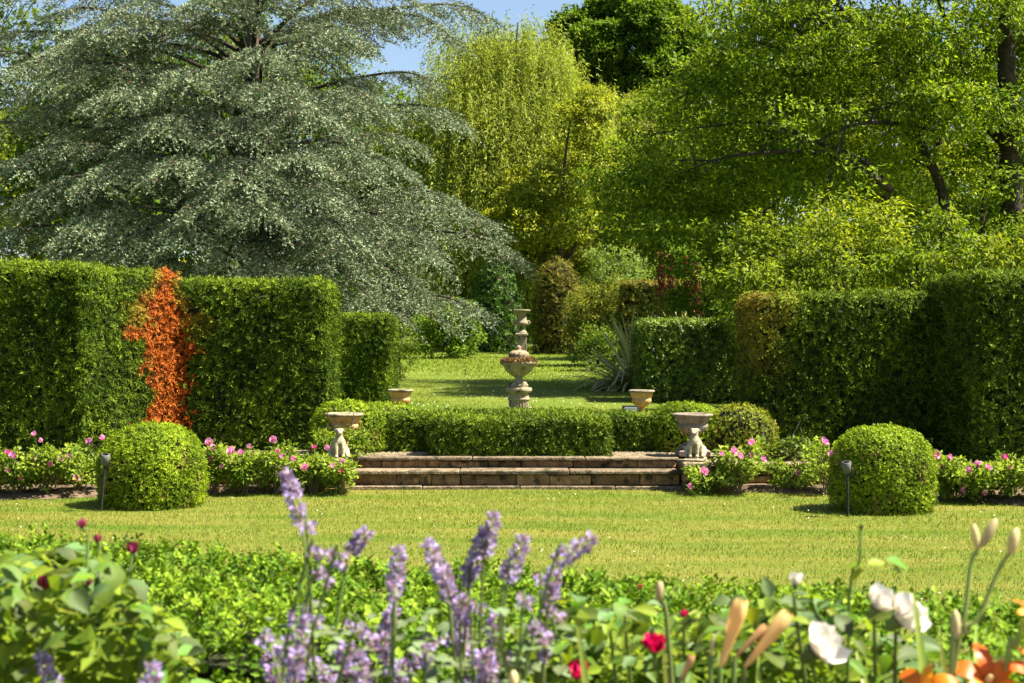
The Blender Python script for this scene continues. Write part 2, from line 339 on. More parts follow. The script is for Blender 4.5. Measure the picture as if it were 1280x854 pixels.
# ------------------------------------------------------------------ steps, piers, walls
stp = thing('stone_steps', 'wide weathered stone steps leading from lawn up to the gravel terrace', 'steps', (0, 14.5, 0))
def course(parent, name, xa, xb, y0, y1, z0, z1, lo, hi, mat, bev=.008, jit=.006, gap=.008):
    x = xa
    while x < xb - .02:
        e = x + U(lo, hi)
        if xb - e < lo * .7: e = xb
        obj(name, box_me(name, x + gap / 2, e - gap / 2, y0 + U(-jit, jit), y1, z0, z1 + U(-jit, jit) * .6, mat, bev, jit * .5), parent); x = e
course(stp, 'plinth_slab', -1.66, 1.73, 14.37, 14.62, -.02, .036, .7, 1.2, M['slab'])
course(stp, 'riser_stone', -1.64, 1.71, 14.45, 14.7, .038, .150, .28, .62, M['stone'], .01, .01)
course(stp, 'tread_slab', -1.65, 1.72, 14.405, 14.80, .153, .188, .75, 1.25, M['slab'])
course(stp, 'riser_stone', -1.64, 1.71, 14.76, 14.98, .19, .265, .28, .62, M['stone'], .01, .01)
course(stp, 'tread_slab', -1.66, 1.73, 14.71, 15.06, .268, .303, .75, 1.25, M['slab'])
obj('step_core', box_me('step_core', -1.6, 1.68, 14.53, 15.0, -.05, .135, M['soil'], 0), stp)
obj('step_core', box_me('step_core', -1.6, 1.68, 14.79, 15.04, .12, .25, M['soil'], 0), stp)
def pier(x0, x1, label):
    t = thing('stone_pier', label, 'pier', ((x0 + x1) / 2, 14.35, 0))
    z = -.02
    for h, n in ((.10, 1), (.085, 2), (.09, 1.0)):
        course(t, 'stone', x0 + .006, x1 - .006, 14.17, 15.03, z, z + h - .006, (x1 - x0) / n * .7, (x1 - x0) / n * 1.05, M['stone'], .012, .008); z += h
    obj('cap_slab', box_me('cap_slab', x0 - .015, x1 + .015, 14.13, 14.60, z, z + .042, M['slab'], .01, .004), t)
    return t
pier(-1.945, -1.645, 'low stone pier carrying the sitting dog nearer the orange hedge patch')
pier(1.712, 2.09, 'low stone pier carrying the sitting dog beside the grey urn')
def wall(xa, xb, label):
    t = thing('retaining_wall', label, 'wall', ((xa + xb) / 2, 14.7, 0)); z = -.03
    for h in (.095, .08, .085):
        course(t, 'stone', xa, xb, 14.42, 14.60, z, z + h - .006, .18, .42, M['stone'], .012, .012); z += h
    course(t, 'coping_stone', xa, xb, 14.385, 14.64, z, z + .035, .35, .6, M['slab'], .01, .006)
    obj('wall_core', box_me('wall_core', xa + .01, xb - .01, 14.445, 14.59, -.03, z - .01, M['soil'], 0), t)
wall(-7, -1.96, 'low brown stone retaining wall behind roses by the orange hedge patch')
wall(2.1, 7, 'low brown stone retaining wall behind roses by the dark hedge')
st = obj('edging_stone', box_me('edging_stone', -1.86, -1.62, 14.02, 14.13, 0, .045, M['stone'], .015, .012)); tag(st, 'flat brown stone lying at the foot of the pier', 'stone')

# ------------------------------------------------------------------ urns and statues
def fl(nf, amp, z0, z1): return lambda a, z: 1 + amp * np.abs(np.sin(a * nf / 2)) * ((z > z0) & (z < z1))
def urn(loc, rim_r, h, label, mat, ped=None, group=None, pmat=None):
    t = thing('garden_urn', label, 'urn', loc, group)
    x, y, z = loc
    if ped:
        obj('plinth', box_me('plinth', x - ped[0], x + ped[0], y - ped[0], y + ped[0], z, z + ped[1] * .6, pmat or mat, .012, .004), t)
        obj('plinth', box_me('plinth', x - ped[0] * .72, x + ped[0] * .72, y - ped[0] * .72, y + ped[0] * .72, z + ped[1] * .6 + .001, z + ped[1], pmat or mat, .01, .003), t)
        z += ped[1]
    q = np.array([(.44, 0), (.46, .03), (.40, .08), (.22, .14), (.19, .22), (.24, .30), (.22, .33)]); q2 = np.array([(.20, .33), (.40, .38), (.60, .47), (.72, .58), (.74, .66), (.70, .67), (.74, .70), (.84, .82), (.90, .90)])
    q3 = np.array([(.88, .90), (1.0, .915), (1.03, .95), (1.0, .985), (.93, 1.0), (.86, .97), (.80, .82), (.55, .74), (0.01, .74)])
    sc = np.array([rim_r, h])
    obj('foot', mesh_np('foot', *lathe(q * sc, 32, None, (x, y, z)), None, mat, True), t)
    obj('bowl', mesh_np('bowl', *lathe(q2 * sc, 96, fl(24, .07, .37 * h, .66 * h), (x, y, z)), None, mat, True), t)
    obj('rim', mesh_np('rim', *lathe(q3 * sc, 72, lambda a, zz: 1 + .012 * np.sin(a * 36) * (zz > .9 * h), (x, y, z)), None, pmat or mat, True), t)
    return t
urn((*px(430, 427, 14.95)[:2], .30), .20, .35, 'terracotta urn half hidden in box behind the sitting dog statue', M['urnred'], (.16, .10), None, M['carved'])
urn((*px(866, 427, 14.95)[:2], .30), .208, .335, 'grey fluted stone urn on stepped plinth behind dog statue', M['greyst'], (.17, .11))
urn((*px(500.5, 427, 20)[:2], .39), .182, .37, 'pale rimmed shallow urn at lawn edge before the clipped dark hedge', M['urnred'], (.12, .07), None, M['carved'])
urn((*px(802, 427, 20)[:2], .39), .182, .37, 'orange terracotta urn standing beside the black floodlight', M['urnred'], (.12, .06), None, M['greyst'])

k = 22 / F; cx = (648.5 - 640) * k; gu = float(gz(22)) - .01
t = thing('lidded_urn', 'carved lidded stone urn on fluted column in the lawn', 'urn', (cx, 22, gu))
def pf(rows, base=513): return np.array([(wd / 2 * k, (base - v) * k) for wd, v in rows])
C0 = (cx, 22, gu)
obj('column_base', box_me('column_base', cx - .22, cx + .22, 21.78, 22.22, gu - .02, gu + .05, M['carved'], .01), t)
obj('fluted_shaft', mesh_np('fluted_shaft', *lathe(pf([(25.5, 509), (25.5, 500)]) , 120, lambda a, z: 1 - .10 * np.abs(np.cos(a * 10)) ** 3, C0), None, M['carved'], False), t)
obj('collar', mesh_np('collar', *lathe(pf([(24, 500), (27.5, 499.5), (27.5, 497), (25.5, 496.5), (25.5, 490.5), (31, 489.5), (33, 488), (33, 485), (31, 484), (22, 483.5), (24, 482), (23, 480), (20, 479)]), 48, None, C0), None, M['carved'], True), t)
obj('urn_foot', mesh_np('urn_foot', *lathe(pf([(21, 479.5), (21, 478), (15, 476), (10, 473.5), (9.5, 472), (12, 470.5), (10, 470)]), 40, None, C0), None, M['carved'], True), t)
obj('urn_bowl', mesh_np('urn_bowl', *lathe(pf([(10, 470.5), (20, 468), (31, 463), (38, 457), (42, 455.5), (45.5, 454), (45.5, 452.5), (42, 451.5), (34, 450.5)]), 96, lambda a, z: 1 + .05 * np.abs(np.sin(a * 9)) * (z < 57 * k) + .025 * np.sin(a * 22) * (z >= 57 * k), C0), None, M['carved'], True), t)
P, N = s_lathe(pf([(41, 453.5), (40, 450), (30, 448.5)]), C0, 1, 1, 900); nn = len(P)
obj('leaf_garland', leafmesh('leaf_garland', P, unit(N + rnd(nn) * .8), rnd(nn), .05, .03, cmix((.10, .055, .03), (.27, .18, .11), U(0, 1, nn)), M['leaf']), t)
obj('lid', mesh_np('lid', *lathe(pf([(33, 451.5), (31, 449), (27, 447.5), (24.5, 447), (24.5, 445), (26, 443.5), (25, 441), (20, 439), (13, 437.5), (7, 437), (5, 436), (7, 434.5), (6.5, 433), (3, 431.5), (.1, 431)]), 48, lambda a, z: 1 + .03 * np.sin(a * 12), C0), None, M['lidstone'], True), t)

k2 = 46 / F; cx = (652 - 640) * k2; gu = float(gz(46)) - .02; C1 = (cx, 46, gu)
t = thing('pedestal_urn', 'tall grey stone urn on square pedestal at far end of the lawn', 'urn', (cx, 46, gu))
zz = lambda v: EYE - (v - 427) * k2
obj('pedestal', box_me('pedestal', cx - 6.3 * k2, cx + 6.3 * k2, 46 - 6.3 * k2, 46 + 6.3 * k2, gu - .02, zz(420), M['carved'], .015), t)
obj('pedestal_cap', box_me('pedestal_cap', cx - 8 * k2, cx + 8 * k2, 46 - 8 * k2, 46 + 8 * k2, zz(420) + .002, zz(416.5), M['carved'], .02), t)
obj('pedestal_base', box_me('pedestal_base', cx - 8.5 * k2, cx + 8.5 * k2, 46 - 8.5 * k2, 46 + 8.5 * k2, gu - .03, gu + .12, M['carved'], .02), t)
obj('urn_foot', mesh_np('urn_foot', *lathe(np.array([(13, 416.5), (13, 414.5), (8, 413), (6, 410), (7.5, 408.5), (6, 408)]) * np.array([k2 / 2, -k2]) + np.array([0, EYE + 427 * k2]), 32, None, (cx, 46, 0)), None, M['carved'], True), t)
obj('urn_bowl', mesh_np('urn_bowl', *lathe(np.array([(6, 408.2), (15, 406.5), (17, 404), (15, 402), (12.5, 400), (12, 395), (14, 391), (18, 389.5), (22, 389), (22.5, 387.8), (20, 387.2), (12, 388), (11, 395), (.2, 397)]) * np.array([k2 / 2, -k2]) + np.array([0, EYE + 427 * k2]), 48, None, (cx, 46, 0)), None, M['carved'], True), t)
for s_ in (-1, 1):
    b = MB().tube([(cx + s_ * 6 * k2, 46, zz(405)), (cx + s_ * 9.5 * k2, 46, zz(405)), (cx + s_ * 9.5 * k2, 46, zz(402)), (cx + s_ * 6 * k2, 46, zz(401.5))], .03, .03, 10, 6)
    obj('handle', b.mesh('handle', M['carved']), t)

def dog(loc, yaw, label, mirror=1):
    t = thing('dog_statue', label, 'statue', loc)
    pts = [((0, .085, .080), .070), ((0, .045, .120), .074), ((0, .000, .165), .066), ((0, -.012, .210), .043), ((0, -.010, .245), .029), ((0, -.018, .285), .032),
           ((0, -.046, .288), .030), ((0, -.076, .270), .021), ((0, -.102, .256), .017),
           ((-.034, .002, .296), .012), ((-.046, .010, .272), .009), ((.034, .002, .296), .012), ((.046, .010, .272), .009),
           ((-.032, -.034, .150), .026), ((-.030, -.052, .090), .018), ((-.030, -.056, .035), .016), ((-.031, -.084, .016), .017),
           ((.032, -.034, .150), .026), ((.030, -.052, .090), .018), ((.030, -.056, .035), .016), ((.031, -.084, .016), .017),
           ((-.066, .060, .066), .050), ((-.076, .012, .040), .026), ((-.072, -.035, .016), .017),
           ((.066, .060, .066), .050), ((.076, .012, .040), .026), ((.072, -.035, .016), .017),
           ((.03, .135, .03), .014), ((.075, .12, .02), .010)]
    ed = [(0, 1), (1, 2), (2, 3), (3, 4), (4, 5), (5, 6), (6, 7), (7, 8), (5, 9), (9, 10), (5, 11), (11, 12), (2, 13), (13, 14), (14, 15), (15, 16), (2, 17), (17, 18), (18, 19), (19, 20), (0, 21), (21, 22), (22, 23), (0, 24), (24, 25), (25, 26), (0, 27), (27, 28)]
    me = bpy.data.meshes.new('body'); me.from_pydata([p for p, _ in pts], ed, []); me.update()
    o = obj('body', me); o.parent = t; o.location = (0, 0, .022); o.rotation_euler = (0, 0, yaw); o.scale = (1.12 * mirror, 1.08, .98)
    m = o.modifiers.new('skin', 'SKIN'); m.use_smooth_shade = True
    for v, (p, r) in zip(me.skin_vertices[0].data, pts): v.radius = (r, r)
    me.skin_vertices[0].data[0].use_root = True
    s = o.modifiers.new('sub', 'SUBSURF'); s.levels = 2; s.render_levels = 2
    me.materials.append(M['statue'])
    b = box_me('base', -.10, .10, -.115, .16, 0, .026, M['carved'], .012, .006); o = obj('base', b); o.parent = t; o.rotation_euler = (0, 0, yaw)
    return t
dog((-1.74, 14.30, .301), R(14), 'pale stone sitting dog with raised head before the terracotta urn')
dog((1.84, 14.32, .301), R(-16), 'pale stone sitting dog with bowed head before the grey urn', -1)

# spotlights
def stake_light(u, v0, v1, Y, label, lean):
    a = px(u, v1, Y); a[2] = -.02; b = px(u + lean, v0 + 10, Y)
    t = thing('garden_spotlight', label, 'spotlight', a)
    obj('stake', MB().tube([a, (a + b) / 2, b], .011, .012, 5, 8).mesh('stake', M['black']), t)
    d = unit((b - a)); h0 = b; h1 = b + np.array([.012 * np.sign(lean + .1), -.02, .10])
    p = np.array([h0, h0 + (h1 - h0) * .05, h0 + (h1 - h0) * .5, h1 * 1.0, h1 + (h1 - h0) * .01])
    obj('lamp_head', mesh_np('lamp_head', *tube(p, [.012, .03, .036, .042, .03], 12), None, M['greymetal'], True), t)
    obj('bracket', MB().tube([b + np.array([.03, 0, -.03]), b + np.array([.045, 0, .02]), b + np.array([.036, 0, .06])], .006, .006, 6, 6).mesh('bracket', M['black']), t)
stake_light(126, 572, 634, 12.55, 'grey headed garden spotlight on black stake by the squatter box ball', 5)
stake_light(1060, 582, 645, 12.12, 'grey garden spotlight on thin stake before the taller box ball', -1)
a = px(788, 520, 18.2); a[2] = .355
t = thing('floodlight', 'black boxy floodlight standing next to the orange urn', 'floodlight', a)
obj('housing', box_me('housing', a[0] - .10, a[0] + .10, a[1] - .05, a[1] + .06, a[2] + .20, a[2] + .325, M['black'], .01, .004), t)
obj('lens', box_me('lens', a[0] - .08, a[0] + .08, a[1] - .058, a[1] - .0525, a[2] + .215, a[2] + .305, M['glass'], .003), t)
obj('foot', box_me('foot', a[0] - .06, a[0] + .06, a[1] - .03, a[1] + .03, a[2] - .01, a[2] + .199, M['black'], .004), t)

# ------------------------------------------------------------------ clipped hedges
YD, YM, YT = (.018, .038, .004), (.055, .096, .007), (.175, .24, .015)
def core_box(name, c, half, r, rot, inset, parent, mat):
    h = [max(x - inset, .03) for x in half]
    me = box_me(name, -h[0], h[0], -h[1], h[1], -half[2], h[2], mat, min(r, min(h) * .8), 0, 3)
    o = obj(name, me); o.parent = parent
    o.matrix_parent_inverse = root_of(parent); o.location = c; o.rotation_euler = (0, 0, rot)
def yew(P, N, sc=1, k=9, tip=YT, mid=YM, dark=YD, patch=None):
    w_ = noise(P, 3.1, 1) * .028 + noise(P, 17, 4) * .016
    P = P + N * w_[:, None]
    p, d, u_, L, W, sid = sprays(P, N, k, .085 * sc, .042 * sc, .016 * sc, .38, .12, .03 * sc)
    tone = .42 + .30 * noise(P, 2.1, 3) + rng.normal(size=len(P)) * .22 + .25 * N[:, 2]  # sprays facing up shift towards the lighter tip colour
    tt = tone[sid] + rng.normal(size=len(p)) * .14
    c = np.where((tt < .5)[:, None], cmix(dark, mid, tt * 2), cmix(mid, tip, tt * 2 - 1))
    if patch is not None: c = patch(p, c, P[sid], sid)
    return p, d, u_, L, W, c
def hedge(name, label, boxes, dens, sc=1, patch=None, base=None, k=9, mat='yew', gen=yew, cat='hedge', inset=.07, part_of=None, **kw):
    t = thing(name, label, cat, base if base is not None else (boxes[0][0][0], boxes[0][0][1], boxes[0][0][2] - boxes[0][1][2])); PP = []
    for c, half, r, rot, wts in boxes:
        area = 4 * (half[0] * half[2] * (wts[2] + wts[3]) + half[1] * half[2] * (wts[0] + wts[1]) + half[0] * half[1] * wts[4])
        PP.append(s_rbox(c, half, r, rot, int(area * dens / k), wts)); core_box('hedge_core', c, half, r, rot, inset, t, M['twig'])
    P = np.vstack([a for a, _ in PP]); N = np.vstack([b for _, b in PP])
    p, d, u_, L, W, c = gen(P, N, sc, k, patch=patch, **kw)
    return t, (p, d, u_, L, W, c)
# left yew hedge with the dead orange stretch
def orange_mask(p):
    u = 640 + p[:, 0] * F / p[:, 1]; v = 427 - (p[:, 2] - EYE) * F / p[:, 1]
    cen = np.interp(v, [345, 370, 400, 440, 470, 500, 530, 560], [208, 200, 205, 208, 208, 212, 206, 206])
    wid = np.interp(v, [345, 360, 375, 400, 440, 470, 500, 520, 560], [8, 9, 20, 28, 28, 31, 23, 29, 30])
    q = np.abs(u - cen) / wid + .5 * noise(p, 9, 2) + .3 * noise(p, 22, 5)
    extra = (np.hypot((u - 164) / 14, (v - 417) / 11) + .4 * noise(p, 20, 3) < .8) | (np.hypot((u - 236) / 14, (v - 436) / 10) + .4 * noise(p, 20, 3) < .9)
    halo = np.clip(2.3 - q, 0, 1) * np.clip((430 - v) / 50, 0, 1) * np.clip((u - 130) / 40, 0, 1)
    return (q < .95) | extra, halo
def left_patch(p, c, P0, sid):
    m, halo = orange_mask(P0)
    n = len(p); a = U(0, 1, n)
    oc = cmix((.16, .036, .006), (.47, .13, .02), a, .3); yl = cmix((.22, .16, .02), (.42, .22, .03), a)
    c = c * (1 - .75 * halo[:, None]) + yl * .75 * halo[:, None]
    oc[rng.random(n) < .1] *= .35; c[m] = oc[m]; left_patch.m = m
    return c
HL = [((-6.2, 15.35, 1.24), (1.78, .70, 1.06), .14, R(0), (.2, 1, 1, .15, 1)),
      ((-4.60, 15.52, 1.225), (.74, .62, 1.03), .08, R(59.8), (.1, .5, 1, .1, .7)),
      ((-2.975, 16.35, 1.215), (.915, .55, .955), .13, R(0), (.2, 1.3, 1, .15, 1))]
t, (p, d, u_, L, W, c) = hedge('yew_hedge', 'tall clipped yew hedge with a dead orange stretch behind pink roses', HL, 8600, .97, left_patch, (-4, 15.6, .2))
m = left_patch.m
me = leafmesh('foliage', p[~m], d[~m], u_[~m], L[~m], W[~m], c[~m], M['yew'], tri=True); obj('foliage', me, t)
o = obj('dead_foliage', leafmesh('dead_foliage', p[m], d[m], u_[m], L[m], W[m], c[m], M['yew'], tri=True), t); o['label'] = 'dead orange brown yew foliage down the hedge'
# right yew hedge
def right_patch(p, c, P0, sid):
    n = len(p); x0 = px(925, 427, 16.0)[0]
    f = np.clip(1.25 - (P0[:, 0] - x0) / .55 + .5 * noise(P0, 6, 3), 0, 1) * np.clip((P0[:, 2] - .9) / .7 + .4 * noise(P0, 5, 1), .1, 1) * (rng.random(n) < .75)
    oc = cmix((.20, .11, .02), (.36, .20, .035), U(0, 1, n))
    return c * (1 - f[:, None] * .55) + oc * f[:, None] * .55
HR = [((3.74, 16.3, 1.16), (1.06, .55, .86), .13, R(-1.5), (1, .2, 1, .15, 1)),
      ((6.47, 15.35, 1.235), (1.76, .90, .975), .13, R(0), (1.2, .2, 1, .15, 1))]
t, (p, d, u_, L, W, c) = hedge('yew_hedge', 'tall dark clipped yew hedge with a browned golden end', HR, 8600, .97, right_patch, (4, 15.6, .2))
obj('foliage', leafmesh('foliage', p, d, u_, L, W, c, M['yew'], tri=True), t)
# middle distance clipped hedges
def simple_hedge(name, label, boxes, dens, sc, mat='yew', gen=yew, **kw):
    t, (p, d, u_, L, W, c) = hedge(name, label, boxes, dens, sc, **kw); obj('foliage', leafmesh('foliage', p, d, u_, L, W, c, M[mat], tri=True), t); return t
g = float(gz(24))
simple_hedge('clipped_hedge', 'square dark clipped hedge block beside the grey-blue cedar', [((px(447, 427, 24)[0], 24.75, (g + 1.93) / 2), (.52, .75, (1.93 - g) / 2), .08, 0, (.2, 1.5, 1.4, .2, 1.2))], 6500, 1.1)
simple_hedge('clipped_hedge', 'dark glossy clipped hedge block beside strap-leaved plant', [((px(884, 427, 23.5)[0], 24.2, (g + 1.83) / 2), (1.08, .7, (1.83 - g) / 2), .09, 0, (1.2, .2, 1.4, .2, 1.2))], 5500, 1.2, mat='gloss', tip=(.22, .30, .03), mid=(.075, .13, .012))
g = float(gz(38))
simple_hedge('clipped_hedge', 'low brown topped clipped hedge behind the red spires', [((px(838, 427, 38)[0], 38.6, (g + 3.08) / 2), (1.25, .6, (3.08 - g) / 2), .1, 0, (1, 1, 1.2, .2, 1.2))], 1600, 1.8, tip=(.26, .2, .035), mid=(.085, .10, .014))

BD, BM_, BT = (.038, .066, .005), (.125, .20, .008), (.29, .385, .018)
def boxgen(P, N, sc=1, k=8, patch=None, sparse=0.0, tip=BT, mid=BM_, dark=BD):
    P = P + N * (noise(P, 9, 1) * .018 + noise(P, 25, 3) * .01)[:, None]
    p, d, u_, L, W, sid = sprays(P, N, k, .05 * sc, .024 * sc, .0135 * sc, .55, .2, .024 * sc)
    tone = .55 + .3 * noise(P, 4, 7) + rng.normal(size=len(P)) * .2 + .12 * N[:, 2]  # slightly more tip colour where the surface faces up
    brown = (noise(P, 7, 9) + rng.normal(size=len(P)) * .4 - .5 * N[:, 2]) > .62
    tt = tone[sid] + rng.normal(size=len(p)) * .12
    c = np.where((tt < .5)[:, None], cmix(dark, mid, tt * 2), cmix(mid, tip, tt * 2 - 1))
    b = brown[sid] & (rng.random(len(p)) < .55); nb = b.sum()
    c[b] = cmix((.16, .12, .035), (.30, .22, .07), U(0, 1, nb))
    if patch is not None: c = patch(p, c, P[sid], sid)
    return p, d, u_, L, W, c
def box_dome(name, label, prof, c, sx, sy, n, sc=1, k=8, cat='topiary', gen=boxgen, mat='box', inset=.05, front=.35, **kw):
    t = thing(name, label, cat, c); P, N = s_lathe(prof, c, sx, sy, n // k, front)
    pr = np.asarray(prof, float).copy(); pr[:, 0] = np.maximum(pr[:, 0] - inset, .002); pr[:, 1] = np.minimum(pr[:, 1], pr[:, 1].max() - inset)
    V, Fc = lathe(pr, 32); V = V * np.array([sx, sy, 1]) + np.array(c)
    obj('core', mesh_np('core', V, Fc, None, M['twig'], True), t)
    p, d, u_, L, W, cc = gen(P, N, sc, k, **kw); obj('foliage', leafmesh('foliage', p, d, u_, L, W, cc, M[mat], tri=True), t)
    return t
def domeprof(r, h, e=2.6, skirt=.86, n=22):   # rounded drum: superellipse above, slightly tucked foot
    a = np.linspace(-.45, math.pi / 2, n); x = np.sign(np.cos(a)) * np.abs(np.cos(a)) ** (2 / e) * r; z = np.sign(np.sin(a)) * np.abs(np.sin(a)) ** (2 / e)
    z0 = z.min(); return np.stack([x, (z - z0) / (1 - z0) * h], -1)
box_dome('box_ball', 'clipped round box ball with flatter top on lawn before the orange hedge patch', domeprof(.475, .735, 2.5), (px(191, 427, 13.05)[0], 13.05, 0), 1, 1, 50000, .8)
box_dome('box_ball', 'clipped rounded box ball standing on lawn before the dark hedge', domeprof(.445, .735, 2.7), (px(1102, 427, 12.62)[0], 12.62, 0), 1, 1, 50000, .8)
kb = dict(gen=boxgen, k=8, inset=.05)
simple_hedge('box_hedge', 'broad low box hedge block at top of the steps', [((.085, 15.82, .48), (.925, .92, .195), .05, 0, (1, 1, 1.2, .3, 1))], 15500, .88, mat='box', **kb)
simple_hedge('box_hedge', 'short low box hedge between step hedge and terracotta urn mound', [((-1.12, 15.72, .49), (.42, .28, .20), .05, 0, (1, 1, 1.2, .3, 1))], 15500, .88, mat='box', **kb)
simple_hedge('box_hedge', 'short low box hedge between step hedge and grey urn mound', [((1.36, 15.74, .485), (.40, .28, .20), .05, 0, (1, 1, 1.2, .3, 1))], 15500, .88, mat='box', **kb)
box_dome('box_mound', 'rounded box mound behind the terracotta urn', domeprof(.40, .56, 2.8), (-1.78, 15.45, .28), 1.0, .8, 18000, .9)
box_dome('box_mound', 'low box mound beneath the pale rimmed urn', domeprof(.42, .38, 2.6), (px(483, 427, 18)[0], 18, .33), 1, .9, 6000)
box_dome('box_mound', 'rounded box mound behind the grey fluted urn', domeprof(.38, .53, 2.8), (px(857, 427, 15.6)[0], 15.6, .28), 1.05, .8, 18000, .9)
box_dome('box_mound', 'yellowing loose box mound against the dark hedge end', domeprof(.36, .52, 2.3), (px(925, 427, 15.5)[0], 15.5, .28), 1.1, .8, 8000, tip=(.31, .32, .03), mid=(.14, .18, .014))

# ------------------------------------------------------------------ shrubs and trees
def foliage(cl, out, n_per, rad, L, W, c0, c1, flat=.6, droop=.3, spread=.25, jit=.16, csd=.25):
    """cl: cluster centres, out: outward directions; leaves scattered through each cluster"""
    m = len(cl); n = m * n_per; sid = np.repeat(np.arange(m), n_per)
    g = rng.normal(size=(n, 3)); g = unit(g) * (rng.random(n) ** .5)[:, None] * (rad * U(.7, 1.3, m))[sid][:, None]
    g[:, 2] *= flat
    P = cl[sid] + g
    D = unit(out[sid] * .5 + rng.normal(size=(n, 3)) * .7 + np.array([0, 0, -droop]) + unit(g) * .5)
    Un = unit(np.array([0, 0, 1.]) + out[sid] * .4 + rng.normal(size=(n, 3)) * .45)
    tt = (.5 + rng.normal(size=m) * csd)[sid] + rng.normal(size=n) * spread
    return P, D, Un, U(.7, 1.3, n) * L, U(.7, 1.3, n) * W, cmix(c0, c1, tt, jit)
def lobe_clusters(lobes, per_m2, front=.5, zb=.3, inner=.55):
    C, O = [], []
    for c, r in lobes:
        c = np.asarray(c, float); r = np.asarray(r, float) * np.ones(3)
        n = max(3, int(4 * math.pi * (r[0] * r[2]) * per_m2))
        d = rnd(n); fl_ = rng.random(n) < front; d[fl_, 1] = -np.abs(d[fl_, 1]); zf = rng.random(n) < zb; d[zf, 2] = np.abs(d[zf, 2])
        C.append(c + d * r * (inner + (1 - inner) * rng.random((n, 1)) ** .6)); O.append(d)
    return np.vstack(C), np.vstack(O)
def auto_lobes(c, r, n, s=.42):
    c = np.asarray(c, float); r = np.asarray(r, float); i = np.arange(n) + .5
    ph = np.arccos(1 - 1.75 * i / n); th = math.pi * (1 + 5 ** .5) * i
    d = np.stack([np.cos(th) * np.sin(ph), np.sin(th) * np.sin(ph), np.cos(ph)], -1) + rng.normal(size=(n, 3)) * .12
    return [(c + d[j] * r * .66, r.mean() * s * U(.75, 1.25)) for j in range(n)]
def tree(name, label, base, lobes, per_m2, n_per, rad, L, W, c0, c1, tr=.18, mat='leaf', cat='tree', top=None, flat=.6, droop=.3, limbs=7, front=.55, zb=.35, inner=.55, csd=.25, group=None, tri=True):
    base = np.asarray(base, float); t = thing(name, label, cat, base, group)
    cc = np.mean([l[0] for l in lobes], 0); top = cc + np.array([0, 0, .3]) if top is None else top
    obj('trunk', MB().tube([base - np.array([0, 0, .1]), base * .6 + top * .4 + np.append(U(-.15, .15, 2), 0), top], tr, tr * .35, 10, 9).mesh('trunk', M['bark']), t)
    for j in rng.permutation(len(lobes))[:limbs]:
        e = np.asarray(lobes[j][0]); f = U(.35, .8); s = base * (1 - f) + top * f
        obj('limb', MB().tube([s, (s + e) / 2 + np.array([0, 0, .12 * np.linalg.norm(e - s)]), e], tr * .42, tr * .1, 9, 6).mesh('limb', M['bark']), t)
    C, O = lobe_clusters(lobes, per_m2, front, zb, inner)
    obj('crown', leafmesh('crown', *(lambda a: (a[0], a[1], a[2], a[3], a[4], a[5]))(foliage(C, O, n_per, rad, L, W, c0, c1, flat, droop, csd=csd)), M[mat], tri=tri), t)
    return t
def shrub(name, label, u, v_top, v_base_or_none, w_px, Y, c0, c1, per_m2=9, n_per=26, rad=.22, L=.08, W=.045, nl=12, mat='leaf', cat='shrub', dy=.8, group=None, sharp=.42):
    g = float(gz(Y)); k = Y / F; top = EYE - (v_top - 427) * k; h = top - g; r = (w_px / 2 * k, w_px / 2 * k * dy, h * .60)
    c = (px(u, 427, Y)[0], Y, g + h * .41)
    return tree(name, label, (c[0], Y, g), auto_lobes(c, r, nl, sharp), per_m2, n_per, rad, L, W, c0, c1, .05, mat, cat, limbs=5, zb=.2)

# --- shrubs round the end of the lawn
def glossgen(P, N, sc=1, k=9, patch=None, tip=YT, mid=YM, dark=YD): return yew(P, N, sc, k, tip, mid, dark, None)
g = float(gz(52)); kk = 52 / F
prof = np.array([(.86, 0), (.92, .5), (.92, 1.4), (.86, 2.2), (.72, 2.85), (.45, 3.2), (.0, 3.36)])
box_dome('clipped_cone', 'dark green rounded clipped column beside the far urn', prof, (px(622, 427, 52)[0], 52, g), 1, 1, 15000, 2.0, 9, 'topiary', glossgen, 'gloss', .15, tip=(.12, .24, .02), mid=(.05, .12, .01), dark=(.02, .055, .006))
box_dome('clipped_column', 'bronze tinted clipped yew column at end of the lawn', prof * np.array([.92, 1.0]), (px(697, 427, 50)[0], 50, float(gz(50))), 1, 1, 15000, 2.0, 9, 'topiary', glossgen, 'yew', .15, tip=(.24, .20, .03), mid=(.10, .10, .014), dark=(.04, .04, .008))
shrub('leafy_shrub', 'rounded bright green shrub under the cedar boughs', 559, 377, None, 92, 46, (.06, .12, .012), (.20, .30, .03), 9, 26, .25, .12, .07, 14)
shrub('leafy_shrub', 'pale green upright shrub behind the square dark hedge', 498, 392, None, 44, 31, (.10, .17, .02), (.26, .33, .05), 14, 26, .16, .08, .045, 10)
shrub('mixed_shrub', 'dense olive shrub leaning out over the lawn beside strap leaves', 748, 345, None, 96, 39.5, (.05, .085, .010), (.23, .24, .03), 10, 26, .22, .09, .05, 16)
shrub('leafy_shrub', 'small dark green bush at foot of the bronze column', 742, 398, None, 50, 36.5, (.04, .09, .010), (.15, .22, .02), 12, 26, .18, .08, .045, 9)
shrub('leafy_shrub', 'light green tall bush between clipped column and willow', 655, 285, None, 70, 60, (.07, .13, .012), (.2, .3, .04), 6, 26, .3, .14, .08, 14)
shrub('leafy_shrub', 'pale grey-green bush behind the red spires', 770, 292, None, 90, 52, (.10, .16, .035), (.24, .33, .09), 8, 26, .28, .12, .06, 15)
shrub('leafy_shrub', 'fresh green bush above the brown topped hedge', 850, 296, None, 90, 48, (.07, .15, .01), (.22, .34, .02), 8, 26, .28, .12, .06, 15)
